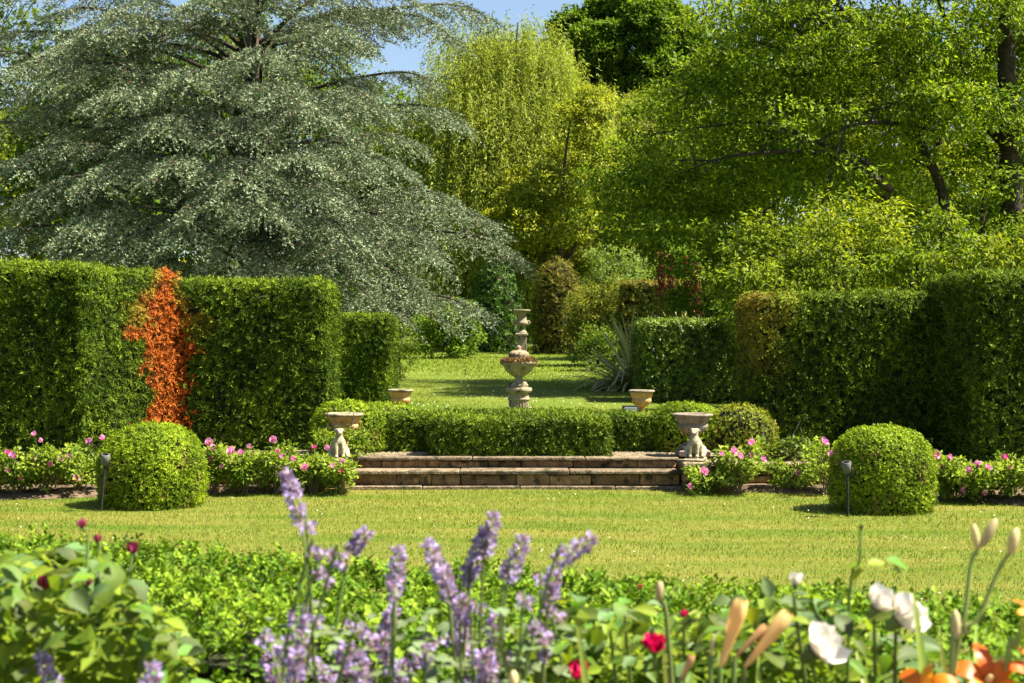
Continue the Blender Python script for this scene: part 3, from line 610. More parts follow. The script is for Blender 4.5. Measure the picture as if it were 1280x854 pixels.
shrub('leafy_shrub', 'dark bush closing the view beyond the far urn', 668, 345, None, 60, 66, (.03, .06, .008), (.08, .14, .015), 5, 26, .3, .16, .09, 10)
shrub('leafy_shrub', 'green bush under the cedar near the clipped column', 590, 330, None, 60, 58, (.05, .11, .01), (.14, .24, .02), 6, 26, .3, .14, .08, 12)
shrub('leafy_shrub', 'yellow-green bush glowing under the cedar trunk', 215, 318, None, 120, 42, (.16, .2, .015), (.4, .40, .04), 8, 26, .25, .11, .06, 12)
shrub('leafy_shrub', 'dim green bush below the cedar beside the yew hedge', 90, 330, None, 130, 44, (.08, .13, .012), (.25, .28, .03), 7, 26, .25, .11, .06, 12)
shrub('leafy_shrub', 'dark green bush filling the space behind the square hedge', 385, 282, None, 150, 46, (.03, .07, .008), (.10, .18, .02), 7, 26, .28, .12, .07, 12)

# phormium: every strap leaf is a part
def strap_mesh(n=7, wmid=1.0, bend=.6, twist=0):
    V, Fc = [], []
    for i in range(n + 1):
        f = i / n; wd = .5 * wmid * (1 - f ** 3) * (.55 + .45 * min(1, f * 4)) + .002
        y = math.sin(f * bend) / bend if bend else f; z = -(1 - math.cos(f * bend)) / bend if bend else 0
        V += [(-wd, y, z + abs(wd) * .35), (0, y, z), (wd, y, z + abs(wd) * .35)]
    for i in range(n):
        a = 3 * i; Fc += [(a, a + 1, a + 4, a + 3), (a + 1, a + 2, a + 5, a + 4)]
    return np.array(V), np.array(Fc)
def strap(name, mat, wd, bend, n=7):
    V, Fc = strap_mesh(n, wd, bend); return mesh_np(name, V, Fc, None, mat, True)
M['phorm'] = leafmat('strap_leaf', .2, .4, .4, (.42, .42, .17), .35)
ph = [strap('leaf', M['phorm'], .045, b) for b in (.3, .8, 1.5, 2.2)]
def phormium(label, u, v, Y, n, ln, lo, hi):
    b = px(u, v, Y); b[2] = float(gz(Y)); t = thing('strap_leaf_plant', label, 'plant', b)
    for i in range(n):
        a = U(0, 6.283); el = R(U(lo, hi)); d = np.array([math.cos(a) * math.cos(el), math.sin(a) * math.cos(el), math.sin(el)]); l = ln * U(.65, 1.15)
        me = ph[0 if el > 1.25 else rng.integers(0, 4)]
        place(me, 'leaf', t, b + d * np.array([.12, .12, 0]) + np.array([d[0] * .05, d[1] * .05, 0]), d, (0, 0, 1) if el < 1.4 else (d[0], d[1], .3), (l, l, l))
phormium('clump of long arching pale strap leaves beside the glossy hedge', 795, 478, 27.6, 280, 1.5, 8, 82)
phormium('clump of upright strap leaves below the red spires', 858, 440, 34, 60, 1.7, 40, 88)
# red spires
def spire(u, v0, v1, Y, label):
    a = px(u, v1, Y); b = px(u + U(-6, 2), v0, Y); a[2] = float(gz(Y)); t = thing('red_shrub', label, 'shrub', a)
    obj('stem', MB().tube([a, (a + b) / 2, b], .03, .008, 6, 6).mesh('stem', M['bark']), t)
    n = 420; f = rng.random(n) ** .8; P = a + (b - a) * (.42 + .58 * f)[:, None] + rng.normal(size=(n, 3)) * .05 * (1.3 - .6 * f)[:, None]
    D = unit(rnd(n) + np.array([0, 0, .5])); obj('foliage', leafmesh('foliage', P, D, rnd(n), .09, .05, cmix((.07, .014, .017), (.20, .045, .05), U(0, 1, n)), M['leaf']), t)
G_ = 'dark red leaved spires behind the clipped hedge'
for u, v0, lb in ((826, 316, 'tallest dark red leaved spire, leaning, next to the olive shrub'), (839, 320, 'dark red leaved spire close beside the tallest leaning red spire'), (862, 322, 'dark red leaved spire between the tall pair and the dullest red spire'), (874, 330, 'shortest and dullest dark red spire beside the shaded green shrub')):
    spire(u, v0, 420, 35.5, lb)
for o in bpy.data.objects:
    if o.name.startswith('red_shrub'): o['group'] = G_

# --- blue cedar
def cedar():
    base = np.array([px(318, 427, 32)[0], 32, float(gz(32))]); top = base + np.array([.3, .3, 12.5])
    t = thing('blue_cedar', 'large spreading blue-grey cedar with drooping layered boughs', 'tree', base)
    tr = catmull([base, base + [.1, 0, 4], base + [-.05, .1, 8], top], 24)
    obj('trunk', mesh_np('trunk', *tube(tr, np.linspace(.36, .08, 24), 12), None, M['bark'], True), t)
    for q, (du, hh) in enumerate(((-38, 6.5), (52, 5.5))):
        s = base + np.array([du * 32 / F * .3, -.4, 0]); e = base + np.array([du * 32 / F, -.9, hh])
        obj('trunk', MB().tube([s, (s + e) / 2 + np.array([du * .004, 0, 0]), e], .17, .06, 10, 8).mesh('trunk', M['bark']), t)
    def on_trunk(z): return np.array([np.interp(z, tr[:, 2], tr[:, k]) for k in range(3)])
    tips = [(612, 22, 31, .5), (560, 40, 30, .6), (650, 322, 30.5, .32), (600, 392, 28.5, .25), (575, 150, 30, .5), (622, 282, 31.5, .42), (540, 100, 32, .55), (560, 250, 28.5, .4), (520, 360, 27.5, .2),
            (470, 380, 27, .18), (500, 215, 27, .4), (430, 330, 26.5, .25), (350, 355, 26, .2), (400, 250, 26, .38), (330, 270, 25.5, .33), (470, 130, 27.5, .5), (400, 150, 26.5, .48), (300, 170, 26, .45),
            (230, 300, 25.5, .3), (130, 320, 26, .25), (60, 330, 27, .25), (-30, 310, 28, .3), (-110, 280, 29, .3), (-120, 180, 30, .4), (-110, 80, 30, .5), (10, 90, 27.5, .5), (20, 200, 27, .4), (90, 290, 25.5, .3), (170, 350, 26, .2), (440, 300, 26.5, .3), (540, 320, 28, .3), (500, 290, 28, .3), (380, 200, 26, .4), (260, 260, 25.5, .3), (190, 160, 26, .45), (440, 190, 27, .45), (350, 120, 26, .5), (280, 340, 25.8, .2), (300, 230, 25.3, .38), (70, 60, 28, .55), (20, -30, 29, .6), (110, 40, 27, .6), (-40, 60, 29, .5), (170, -40, 28, .7), (50, 100, 27, .5), (330, -20, 27, .7), (480, 20, 29, .6), (-60, 230, 29, .4), (30, 250, 27, .35), (120, 220, 26, .38), (210, 210, 25.5, .4), (-50, 130, 29, .5), (40, 140, 28, .48), (140, 120, 26.5, .48),
            (230, 100, 26, .5), (330, 70, 26.5, .55), (430, 40, 27.5, .62), (500, -20, 29, .7), (380, -30, 27.5, .68), (260, 0, 27, .62), (150, 10, 27.5, .6), (60, 20, 29, .6), (-20, 10, 31, .65), (100, -60, 29, .75), (280, -80, 28.5, .8), (420, -90, 29.5, .8), (560, -30, 32, .72),
            (450, 60, 34, .6), (180, 50, 34, .6), (80, 170, 34, .45), (520, 180, 34, .45), (300, 90, 35, .6)]
    P_, D_, U_, C_ = [], [], [], []; tw = MB()
    for u, v, Y, f in tips:
        e = px(u, v, Y); z0 = min(max(e[2] - U(-.3, 1.0), 1.2), 11.5); s = on_trunk(z0); ln = np.linalg.norm(e - s)
        md = (s + e) / 2 + np.array([0, 0, ln * U(.07, .13)]); pth = catmull([s, md * .5 + s * .5 + np.array([0, 0, ln * .03]), md, md * .35 + e * .65 + np.array([0, 0, ln * .045]), e], 40)
        obj('limb', mesh_np('limb', *tube(pth[::2], np.linspace(.065, .010, 20), 6), None, M['darkbark'], True), t)
        T = unit(np.gradient(pth, axis=0)); ns = int(ln / .17)
        for i in range(ns):
            q = .34 + .66 * (i + U(0, 1)) / ns; a = pth[int(q * 39)]; tn = T[int(q * 39)]; sg = 1 if i % 2 else -1
            side = unit(np.cross(tn, [0, 0, 1.]))
            d0 = unit(tn * U(.5, .9) + side * sg * U(.5, 1.0) + np.array([0, 0, U(-.15, .3)])); l = (.5 + 1.35 * (1 - q) ** .8) * U(.6, 1.15)
            m = max(4, int(l / .125)); ff = (np.arange(m) + .5) / m
            B = a + d0 * (ff * l)[:, None] + np.array([0, 0, -1.]) * (l * .55 * ff ** 1.7)[:, None]
            if l > .8: tw.add(*tube(B[:: max(1, m // 5)], .009, 3)) if len(B[:: max(1, m // 5)]) > 2 else None
            # twigs off the secondary branch
            sd_ = unit(np.cross(d0, [0, 0, 1.])); k = 19
            for w in (-1, 1):
                tl = U(.2, .52, m) * (1.1 - .45 * ff)
                td = unit(d0 * .75 + sd_ * w * .8 + rng.normal(size=(m, 3)) * .22 + np.array([0, 0, -.12]))
                fr = (np.arange(k) + .5) / k
                Q = B[:, None] + td[:, None] * (fr[None] * tl[:, None])[..., None] + np.array([0, 0, -.4]) * (fr[None] ** 2 * tl[:, None])[..., None]
                Q = Q.reshape(-1, 3); n = len(Q)
                P_.append(Q); D_.append(unit(np.repeat(td, k, 0) * .8 + rnd(n) * .75 + np.array([0, 0, .15]))); U_.append(rnd(n))
                C_.append(np.full(n, U(-.2, .2)) + (.12 * (q - .5)) + np.repeat(U(-.28, .28, m), k))
    P_ = np.vstack(P_); D_ = np.vstack(D_); U_ = np.vstack(U_); C_ = np.concatenate(C_); n = len(P_)
    print('cedar leaves', n)
    if n > 440000:
        kp = rng.random(n) < 440000 / n; P_, D_, U_, C_ = P_[kp], D_[kp], U_[kp], C_[kp]; n = len(P_)
    tt = .5 + C_ + rng.normal(size=n) * .2
    br = rng.random(n) < .05
    c = cmix((.032, .060, .026), (.29, .35, .225), tt, .18); c[br] = cmix((.14, .09, .05), (.22, .16, .1), U(0, 1, br.sum()))
    obj('crown', leafmesh('crown', P_, D_, U_, U(.05, .088, n), U(.023, .034, n), c, M['needle'], tri=True), t)
    obj('twigs', tw.mesh('twigs', M['bark'], False), t)
cedar()

# --- weeping willow
def willow():
    Y = 60; base = np.array([px(640, 427, Y)[0], Y, float(gz(Y))]); t = thing('weeping_willow', 'yellow-green weeping willow with hanging curtains of leaves', 'tree', base); k = Y / F
    obj('trunk', MB().tube([base, base + [.3, 0, 4], base + [0, .2, 9]], .5, .15, 10, 9).mesh('trunk', M['bark']), t)
    P_, D_, U_, L_, C_ = [], [], [], [], []
    ptu = [(640, 22), (600, 45), (575, 80), (545, 110), (670, 50), (690, 85), (712, 120), (725, 160), (735, 200), (560, 160), (600, 110), (640, 90), (665, 130), (690, 165), (625, 160), (590, 200), (545, 200), (650, 200), (700, 210), (620, 60), (655, 70), (580, 130), (610, 190), (570, 230), (690, 120), (630, 120), (535, 150)]
    for (u, v) in ptu:
        for rep in range(3):
            uu, vv = u + U(-18, 18), v + U(-8, 22); Yd = Y - 3.2 + U(-.8, .8) + 5.0 * ((uu - 635) / 110) ** 2 * .5 + (130 - vv) * .012 + (rep == 2) * 2.5
            c = px(uu, vv, Yd); cb = U(-.15, .15)
            obj('limb', MB().tube([base + np.array([0, 0, 6.]), (base + np.array([0, 0, 8.]) + c) / 2 + np.array([0, 0, .8]), c], .10, .02, 8, 5).mesh('limb', M['bark']), t) if rep == 0 else None
            ns = 44; o_ = rng.normal(size=(ns, 3)) * np.array([.85, .6, .3]); ln = U(1.4, 4.4, ns) * (1 + .5 * (vv > 150)); m = 34
            f = (np.arange(m) + .5) / m
            outd = unit(o_ * np.array([1, 1, 0]) + 1e-3)
            Q = (c + o_)[:, None] + outd[:, None] * (.45 * np.sqrt(f))[None, :, None] + np.array([0, 0, 1.]) * (.22 * np.sin(f * 3.0) - f * ln[:, None])[..., None] + rng.normal(size=(ns, m, 3)) * .045
            n = ns * m; P_.append(Q.reshape(-1, 3)); D_.append(unit(rng.normal(size=(n, 3)) * .55 + np.array([0, 0, -.75]) + np.repeat(outd, m, 0) * .35)); C_.append(np.full(n, cb) + np.repeat(U(-.2, .2, ns), m))
    lob = auto_lobes(px(636, 150, Y), (100 * k, 70 * k, 122 * k), 34, .30); C, O = lobe_clusters(lob, 3.2, .6, .3, .3)
    a = foliage(C, O, 26, .5, .3, .085, (0, 0, 0), (1, 1, 1), 1.0, 1.4); P_.append(a[0]); D_.append(a[1]); C_.append(rng.normal(size=len(a[0])) * .1)
    P_ = np.vstack(P_); D_ = np.vstack(D_); C_ = np.concatenate(C_); n = len(P_)
    obj('crown', leafmesh('crown', P_, D_, unit(rnd(n) + np.array([0, -.3, .5])), U(.16, .28, n), U(.042, .062, n), cmix((.13, .19, .022), (.36, .40, .07), .5 + C_ + rng.normal(size=n) * .18), M['leaf'], tri=True), t)
willow()

# --- background trees
def btree(label, u, v, Y, ru, rv, nl, c0, c1, per=2.6, n_per=36, rad=.5, L=.2, W=.13, s=.42, dy=.8, name='broadleaf_tree', **kw):
    k = Y / F; c = px(u, v, Y); base = (c[0], Y + .3, float(gz(Y)) - .1)
    return tree(name, label, base, auto_lobes(c, (ru * k, ru * k * dy, rv * k), nl, s), per, n_per, rad, L, W, c0, c1, .3, limbs=6, **kw)
btree('tall deep green oak rising against the sky behind the willow', 778, 84, 84, 122, 98, 60, (.04, .09, .010), (.16, .25, .022), 3.4, 36, .42, .26, .17, .25, csd=.25, inner=.3)
btree('darker far hillside tree under the open sky', 885, 100, 118, 60, 62, 14, (.06, .10, .02), (.16, .22, .05), 1.3, 30, .7, .3, .2)
gl = [(px(u + U(-6, 6), v, U(52, 56)), U(.55, .95)) for u, v in ((640, 262), (655, 235), (682, 228), (628, 290), (706, 196), (738, 165), (722, 232), (750, 205), (660, 282), (690, 288), (718, 272), (752, 258), (716, 150), (645, 312), (688, 328), (732, 312), (765, 300), (672, 255), (742, 135), (770, 240), (640, 335), (715, 345))]
tree('broadleaf_tree', 'golden tipped tree with yellow flower tassels beside the willow', (px(695, 427, 55)[0], 55, float(gz(55))), gl, 6.5, 32, .32, .17, .09, (.095, .14, .011), (.36, .38, .042), .25, limbs=8, csd=.3)
btree('olive green feathery tree between golden tree and dark limbed tree', 815, 225, 66, 112, 140, 38, (.09, .13, .014), (.26, .30, .04), 3.2, 28, .38, .17, .07, .34, droop=.5)
btree('yellow-green tree glimpsed through the cedar boughs', 40, 270, 56, 120, 120, 22, (.14, .2, .015), (.34, .38, .05), 1.3, 28, .45, .2, .12)
btree('green tree behind the cedar crown', 330, 170, 58, 170, 150, 24, (.04, .08, .008), (.14, .2, .02), 1.3, 22, .5, .22, .13)  # leaves coloured darker to carry the shaded interior of the cedar
btree('shade-dark backing tree behind the drooping cedar boughs', 170, 215, 50, 150, 150, 26, (.03, .065, .007), (.10, .16, .015), 1.6, 22, .55, .28, .18)  # added backing tree; cedar's inner shade is put into its dark leaf colour
btree('dark tree backing the cedar beside the willow', 480, 230, 64, 90, 110, 16, (.05, .10, .01), (.16, .25, .03), 1.6, 30, .5, .22, .13)
btree('sunlit lime green tree behind the dark limbed tree', 960, 190, 44, 110, 120, 26, (.13, .2, .012), (.34, .42, .03), 2.0, 28, .45, .18, .1)
btree('glowing yellow-green tree behind slender dark stems', 1110, 180, 42, 110, 130, 26, (.15, .2, .012), (.40, .44, .03), 2.0, 28, .45, .18, .09)
btree('light green tree behind the thick dark trunk', 1260, 160, 44, 100, 150, 22, (.10, .17, .012), (.32, .38, .03), 1.8, 28, .45, .18, .09)

# --- wood behind everything
n = 4400; a = U(-1, 1, n); C = np.stack([a * 46, 70 + U(-3, 3, n), 0 * a], -1); ht = 11 + 1.4 * np.sin(a * 9) + 3.5 * (a < -.05) + 1.6 * np.sin(a * 23 + 1); C[:, 2] = 1.4 + (ht - 1) * rng.random(n) ** .7
O = unit(np.stack([rng.normal(size=n) * .4, -np.ones(n), U(0, 1, n)], -1))
tag(obj('woodland', leafmesh('woodland', *foliage(C, O, 12, .9, .5, .34, (.035, .07, .008), (.11, .17, .02), .7, .3), M['leaf'], tri=True)), 'dark green wood closing off the garden behind the trees', 'woodland', kind='stuff')

# --- big dark-limbed tree on the right
def right_tree():
    Y = 27.5; b = px(1262, 427, Y); b[2] = float(gz(Y)); t = thing('dark_limbed_tree', 'large broad tree with dark curving limbs above the dark hedge', 'tree', b)
    def q(pts): return [px(u, v, y + 2) for u, v, y in pts]
    def limb(pts, r0, r1, name='limb', n=26, off=.7):
        Q = np.array([p_ + np.array([0, off, 0]) + rng.normal(size=3) * .05 for p_ in q(pts)]); b_ = MB().tube(Q, r0 * .72, r1 * .6, n, 8); pth = catmull(Q, 30)
        for k_ in rng.integers(8, 29, 9):
            a_ = pth[k_]; d_ = unit(unit(pth[k_] - pth[k_ - 1]) + rng.normal(size=3) * .7 + np.array([0, 0, .25])); l_ = U(.4, 1.3)
            b_.tube([a_, a_ + d_ * l_ * .5 + rng.normal(size=3) * .05, a_ + d_ * l_ + np.array([0, 0, -.12 * l_])], r0 * .16 + .006, .004, 7, 5)
        obj(name, b_.mesh(name, M['darkbark']), t)
    obj('trunk', MB().tube([b, px(1266, 330, Y), px(1262, 180, Y), px(1258, 60, Y), px(1262, -60, Y)], .26, .13, 20, 10).mesh('trunk', M['darkbark']), t)
    limb([(1196, 300, 24.5), (1198, 235, 24.5), (1168, 160, 24.3), (1136, 90, 24.2), (1100, 45, 24.2), (1050, -15, 24)], .15, .055)
    limb([(1190, 180, 24.5), (1172, 120, 24.5), (1150, 60, 24.6), (1132, -20, 24.6)], .10, .05)
    limb([(1262, 170, 25.5), (1240, 140, 25), (1222, 80, 24.8), (1200, 20, 24.6), (1180, -40, 24.6)], .12, .05)
    limb([(1260, 190, 25.5), (1225, 150, 25), (1195, 90, 25.2), (1185, 20, 25.5)], .11, .045)
    limb([(1118, 242, 23.4), (1090, 215, 23.2), (1060, 200, 23.1), (1020, 188, 23), (960, 190, 22.8), (900, 200, 22.8), (850, 215, 23)], .10, .02, off=.25)
    limb([(1110, 226, 23.5), (1080, 198, 23.4), (1040, 178, 23.2), (1000, 160, 23.1), (960, 150, 23), (900, 150, 23), (820, 160, 23.4)], .075, .015, off=.3)
    limb([(1168, 160, 24.3), (1130, 148, 23.8), (1090, 150, 23.4), (1050, 165, 23), (1020, 185, 22.8)], .075, .02, off=.3)
    limb([(1150, 120, 24.2), (1110, 128, 23.8), (1060, 140, 23.6)], .04, .015)
    limb([(1120, 60, 24), (1060, 42, 23.6), (1000, 55, 23.4), (950, 40, 23.4), (905, 15, 23.4), (880, 5, 23.4)], .045, .008)
    limb([(1118, 240, 23.4), (1118, 330, 23.6), (1112, 395, 23.8)], .07, .085)
    limb([(1100, 30, 24), (1040, 20, 23.8), (980, -10, 23.6)], .04, .012)
    limb([(1060, 275, 22.4), (1050, 240, 22.6), (1046, 215, 22.8)], .02, .008)
    limb([(1240, 330, 24), (1245, 250, 24.6), (1258, 200, 25.2)], .07, .06)
    lob = []
    vs = [-80, -40, 0, 60, 100, 150, 200, 260, 300, 340]; ul = [905, 905, 915, 900, 830, 790, 770, 745, 760, 800]
    tries = 0
    while len(lob) < 150 and tries < 4000:
        tries += 1; v = U(-90, 300); lo = np.interp(v, vs, ul) + 30; u = U(lo, 1400); Yl = U(25.2, 31.5)
        if v > 190 and u > 960 and rng.random() < .25: continue
        r = U(.6, 1.02); lob.append((px(u, v, Yl), np.array([r * 1.25, r * 1.2, r * .55])))
    for u, v in ((905, 30), (890, 95), (850, 125), (815, 150), (790, 200), (775, 235), (770, 270), (820, 230), (860, 180), (930, 80), (880, 250), (830, 290), (930, 120), (960, 30), (1000, 70), (940, 230), (900, 300), (870, 330), (1010, 10)):
        r = U(.5, .8); lob.append((px(u, v, U(25.2, 28.5)), np.array([r * 1.2, r, r * .55])))
    C, O = lobe_clusters(lob, 7.0, .45, .35, .35); print('right clusters', len(C))
    P, D, Un, L, W, c = foliage(C, O, 20, .30, .105, .055, (.045, .095, .007), (.235, .315, .022), .35, .45, csd=.34)
    print('right leaves', len(P))
    obj('crown', leafmesh('crown', P, D, Un, L, W, c, M['leaf']), t)
    # small twig spray against the sky
    s = [px(960, 20, 25.4), px(910, 8, 25.4), px(880, 3, 25.4)]
    obj('twig', MB().tube(s, .012, .004, 8, 5).mesh('twig', M['darkbark']), t)
right_tree()
def understory(name, label, u, vtop, Y, ru, c0, c1, nl=26, per=9.5, L=.088, W=.042, sh=.30, **kw):
    k = Y / F; g = float(gz(Y)); zt = EYE - (vtop - 427) * k; c = np.array([px(u, 427, Y)[0], Y, (zt + g) / 2 + .3])
    lobes = auto_lobes(c, (ru * k, ru * k * .7, (zt - g) / 2 - .2), nl, sh)
    lobes = [(p + rng.normal(size=3) * np.array([.22, .2, .18]), r * U(.7, 1.3)) for p, r in lobes]
    return tree(name, label, (c[0], Y, g), lobes, per, 20, .24, L, W, c0, c1, .06, cat='shrub', limbs=10, zb=.4, droop=.6, flat=.5, inner=.3, tri=False, **kw)
YG0, YG1 = (.06, .105, .007), (.31, .36, .024)
understory('understorey_shrub', 'yellow-green drooping shrub above the browned hedge end', 955, 262, 21.5, 85, (.06, .10, .01), (.24, .30, .022))
understory('understorey_shrub', 'bright lime leaved shrub under the curving dark limb', 1052, 240, 22, 85, YG0, YG1)
understory('understorey_shrub', 'fresh green shrub above the middle of the dark hedge', 1150, 255, 21, 80, (.05, .10, .01), (.23, .31, .022))
understory('understorey_shrub', 'yellow-green shrub spilling over the dark hedge corner', 1250, 248, 20.5, 85, YG0, YG1)
understory('understorey_shrub', 'shaded green shrub beside the red spires', 895, 285, 26, 60, (.05, .11, .008), (.18, .27, .02))
understory('understorey_shrub', 'dark shrub standing against the dark hedge back', 1010, 320, 24, 130, (.03, .07, .006), (.12, .2, .02), 16)

# ------------------------------------------------------------------ roses in the beds
def petal_grid(nu, nv, wf, bend, cup):
    V, Fc = [], []
    for i in range(nv + 1):
        f = i / nv; w_ = wf(f)
        for j in range(nu + 1):
            s = (j / nu - .5) * 2; V.append((s * w_, math.sin(f * bend) / bend if abs(bend) > 1e-3 else f, (1 - math.cos(f * bend)) / bend + cup * s * s * w_))
    for i in range(nv):
        for j in range(nu):
            a = i * (nu + 1) + j; Fc.append((a, a + 1, a + nu + 2, a + nu + 1))
    return np.array(V), np.array(Fc)
def rosette(name, r, rings, mat, cup=.5):       # one bloom: whorls of cupped petals round +Z
    b = MB(); Vp, Fp = petal_grid(2, 3, lambda f: .42 * math.sin(min(1, f * 1.05 + .12) * 2.75) + .05, 1.0, .35)
    for n, tilt, s in rings:
        for i in range(n):
            a = 2 * math.pi * (i + .5 * (n % 3)) / n + U(-.2, .2); tl = tilt + U(-.12, .12)
            m = Matrix.Rotation(a, 3, 'Z') @ Matrix.Rotation(tl, 3, 'X'); b.add((Vp * (r * s * U(.85, 1.1))) @ np.array(m).T, Fp)
    return b.mesh(name, mat)
M['pink'] = leafmat('pink_petal', .35, .5, .2, (.80, .36, .60), .25, (1.1, .9, 1), nzf=.08)
M['deep'] = leafmat('deep_pink_petal', .25, .5, .2, (.75, .16, .42), .3, (1.1, .8, .9), nzf=.08)
pinks = [rosette('flower', .056, ((6, .25, 1), (6, .7, .85), (5, 1.15, .6)), M['pink']), rosette('flower', .047, ((5, .5, 1), (5, .95, .8), (3, 1.3, .5)), M['pink']), rosette('flower', .047, ((5, .6, 1), (5, 1.1, .7)), M['deep'])]
LF = [(11, 590), (42, 584), (46, 574), (63, 582), (75, 575), (85, 572), (113, 553), (130, 549), (16, 572), (10, 568), (43, 545), (53, 552), (95, 600), (28, 600), (260, 555), (267, 562), (264, 576), (278, 585), (290, 566), (300, 567), (292, 581), (311, 560), (342, 551), (349, 565), (381, 586), (394, 561), (411, 562), (414, 584), (424, 590), (350, 572), (330, 580), (430, 578), (365, 575)]
RF = [(941, 554), (936, 556), (902, 570), (916, 565), (924, 572), (939, 571), (953, 575), (879, 591), (860, 609), (995, 593), (1029, 554), (1041, 570), (1168, 570), (1178, 585), (1224, 583), (1234, 586), (1253, 573), (1264, 587), (1203, 611), (1230, 619), (1203, 616), (1266, 600), (1186, 574), (1212, 590)]
def rosebush(u, Y, wpx, vtop, label, fl_, dense=1.0):
    b = px(u, 427, Y); b[2] = .03; t = thing('rose_bush', label, 'rose bush', b, 'rose bushes in the beds below the hedges'); k = Y / F; h = EYE - (vtop - 427) * k - .03
    tips = []
    for i in range(9):
        a = U(0, 6.28); e = b + np.array([math.cos(a) * wpx * k * .5 * U(.3, 1), math.sin(a) * .22, h * U(.65, 1.0)]); m_ = (b + e) / 2 + np.array([U(-.05, .05), 0, .05]); tips.append((m_, e))
        obj('cane', MB().tube([b + np.append(U(-.04, .04, 2), -.03), m_, e], .008, .004, 6, 5).mesh('cane', M['woody']), t)
    n = int(46 * dense); f = U(.25, 1.05, n); tp = np.array([[m_, e] for m_, e in tips])[rng.integers(0, 9, n)]
    C = np.where((f < .5)[:, None], b + (tp[:, 0] - b) * (f * 2)[:, None], tp[:, 0] + (tp[:, 1] - tp[:, 0]) * (f * 2 - 1)[:, None]) + rng.normal(size=(n, 3)) * np.array([.06, .05, .04])
    O = unit(C - (b + np.array([0, 0, h * .4])))
    obj('foliage', leafmesh('foliage', *foliage(C, O, 30, .085, .05, .031, (.09, .16, .02), (.33, .41, .06), .8, .1, csd=.2), M['leaf']), t)
    for (fu, fv) in fl_:
        e = px(fu, fv, Y - U(.12, .25)); s = b + np.array([(e[0] - b[0]) * .6, 0, min(h * .5, (e[2] - b[2]) * .6)])
        obj('flower_stem', MB().tube([s, (s + e) / 2 + np.array([0, 0, .02]), e], .004, .003, 5, 4).mesh('flower_stem', M['stem']), t)
        d = unit(np.array([U(-.6, .6), -.7, U(.3, 1.0)])); q = rng.choice([0, 0, 1, 1, 2])
        up = Vector(np.cross(d, [1, 0, 0]).tolist())
        o = place(pinks[q], 'flower', t, e, up, d, U(.8, 1.15))
LB = [(-12, 13.75, 46, 560, 'left-hand end rose bush with blooms at the outermost hedge panel'), (22, 13.7, 60, 572, 'pink rose bush in front of the outermost green hedge panel'), (58, 13.75, 60, 560, 'pink rose bush carrying several low blooms near the bright hedge corner'), (98, 13.85, 70, 568, 'leafy rose bush crowding the spotlight side of the flat box ball'),
      (268, 13.9, 46, 560, 'pink rose bush just beside the flat topped box ball below orange patch'), (305, 13.95, 60, 566, 'rose bush with pale blooms mid way between box ball and pier'), (348, 14.0, 62, 556, 'tall rose bush with upright bloom before the green hedge face'), (392, 14.02, 54, 568, 'rose bush beside the stone at the pier foot'), (425, 13.95, 30, 582, 'small rose sprig flowering against the dog statue pier')]
RB = [(882, 14.0, 30, 590, 'small rose sprig flowering against the pier by the grey urn'), (925, 14.0, 70, 560, 'rose bush with a cluster of large pink blooms beside the pier'), (985, 14.2, 60, 580, 'sparse low rose bush before the bare stone wall'), (1032, 13.9, 40, 560, 'tall thin rose bush half behind the taller box ball'), (1182, 13.35, 46, 572, 'rose bush pressed against the taller box ball by the hedge corner'), (1222, 13.3, 56, 582, 'broad rose bush before the projecting dark hedge corner'), (1262, 13.3, 50, 574, 'rose bush with blooms below the projecting dark hedge panel'), (1300, 13.2, 50, 575, 'end rose bush past the projecting dark hedge panel')]
for B_, FL in ((LB, LF), (RB, RF)):
    own = {i: [] for i in range(len(B_))}
    for f in FL: own[int(np.argmin([abs(f[0] - b[0]) for b in B_]))].append(f)
    for i, b in enumerate(B_): rosebush(b[0], b[1], b[2], b[3], b[4], own[i], .55 if 'sparse' in b[4] or 'thin' in b[4] else (.5 if 'sprig' in b[4] else 1))

def lowplant(u, v, Y, wpx, label, c0, c1):
    g = .27; k = Y / F; h = EYE - (v - 427) * k - g; c = np.array([px(u, 427, Y)[0], Y, g + h * .45])
    tree('low_plant', label, (c[0], Y, g), auto_lobes(c, (wpx / 2 * k, .25, h * .5), 8, .45), 45, 20, .09, .055, .03, c0, c1, .012, cat='plant', limbs=4)
lowplant(1000, 548, 14.95, 64, 'dark leafy plant behind the bare stretch of stone wall', (.04, .08, .01), (.14, .2, .03))
lowplant(960, 560, 14.9, 40, 'low green plant behind the wall next to the yellowing box mound', (.05, .09, .01), (.2, .25, .03))
lowplant(408, 528, 14.75, 34, 'leafy shoots in front of the terracotta urn and hedge end', (.06, .11, .01), (.24, .32, .03))
lowplant(442, 532, 14.72, 22, 'small leafy sprig crossing the terracotta urn bowl', (.06, .11, .01), (.24, .32, .03))
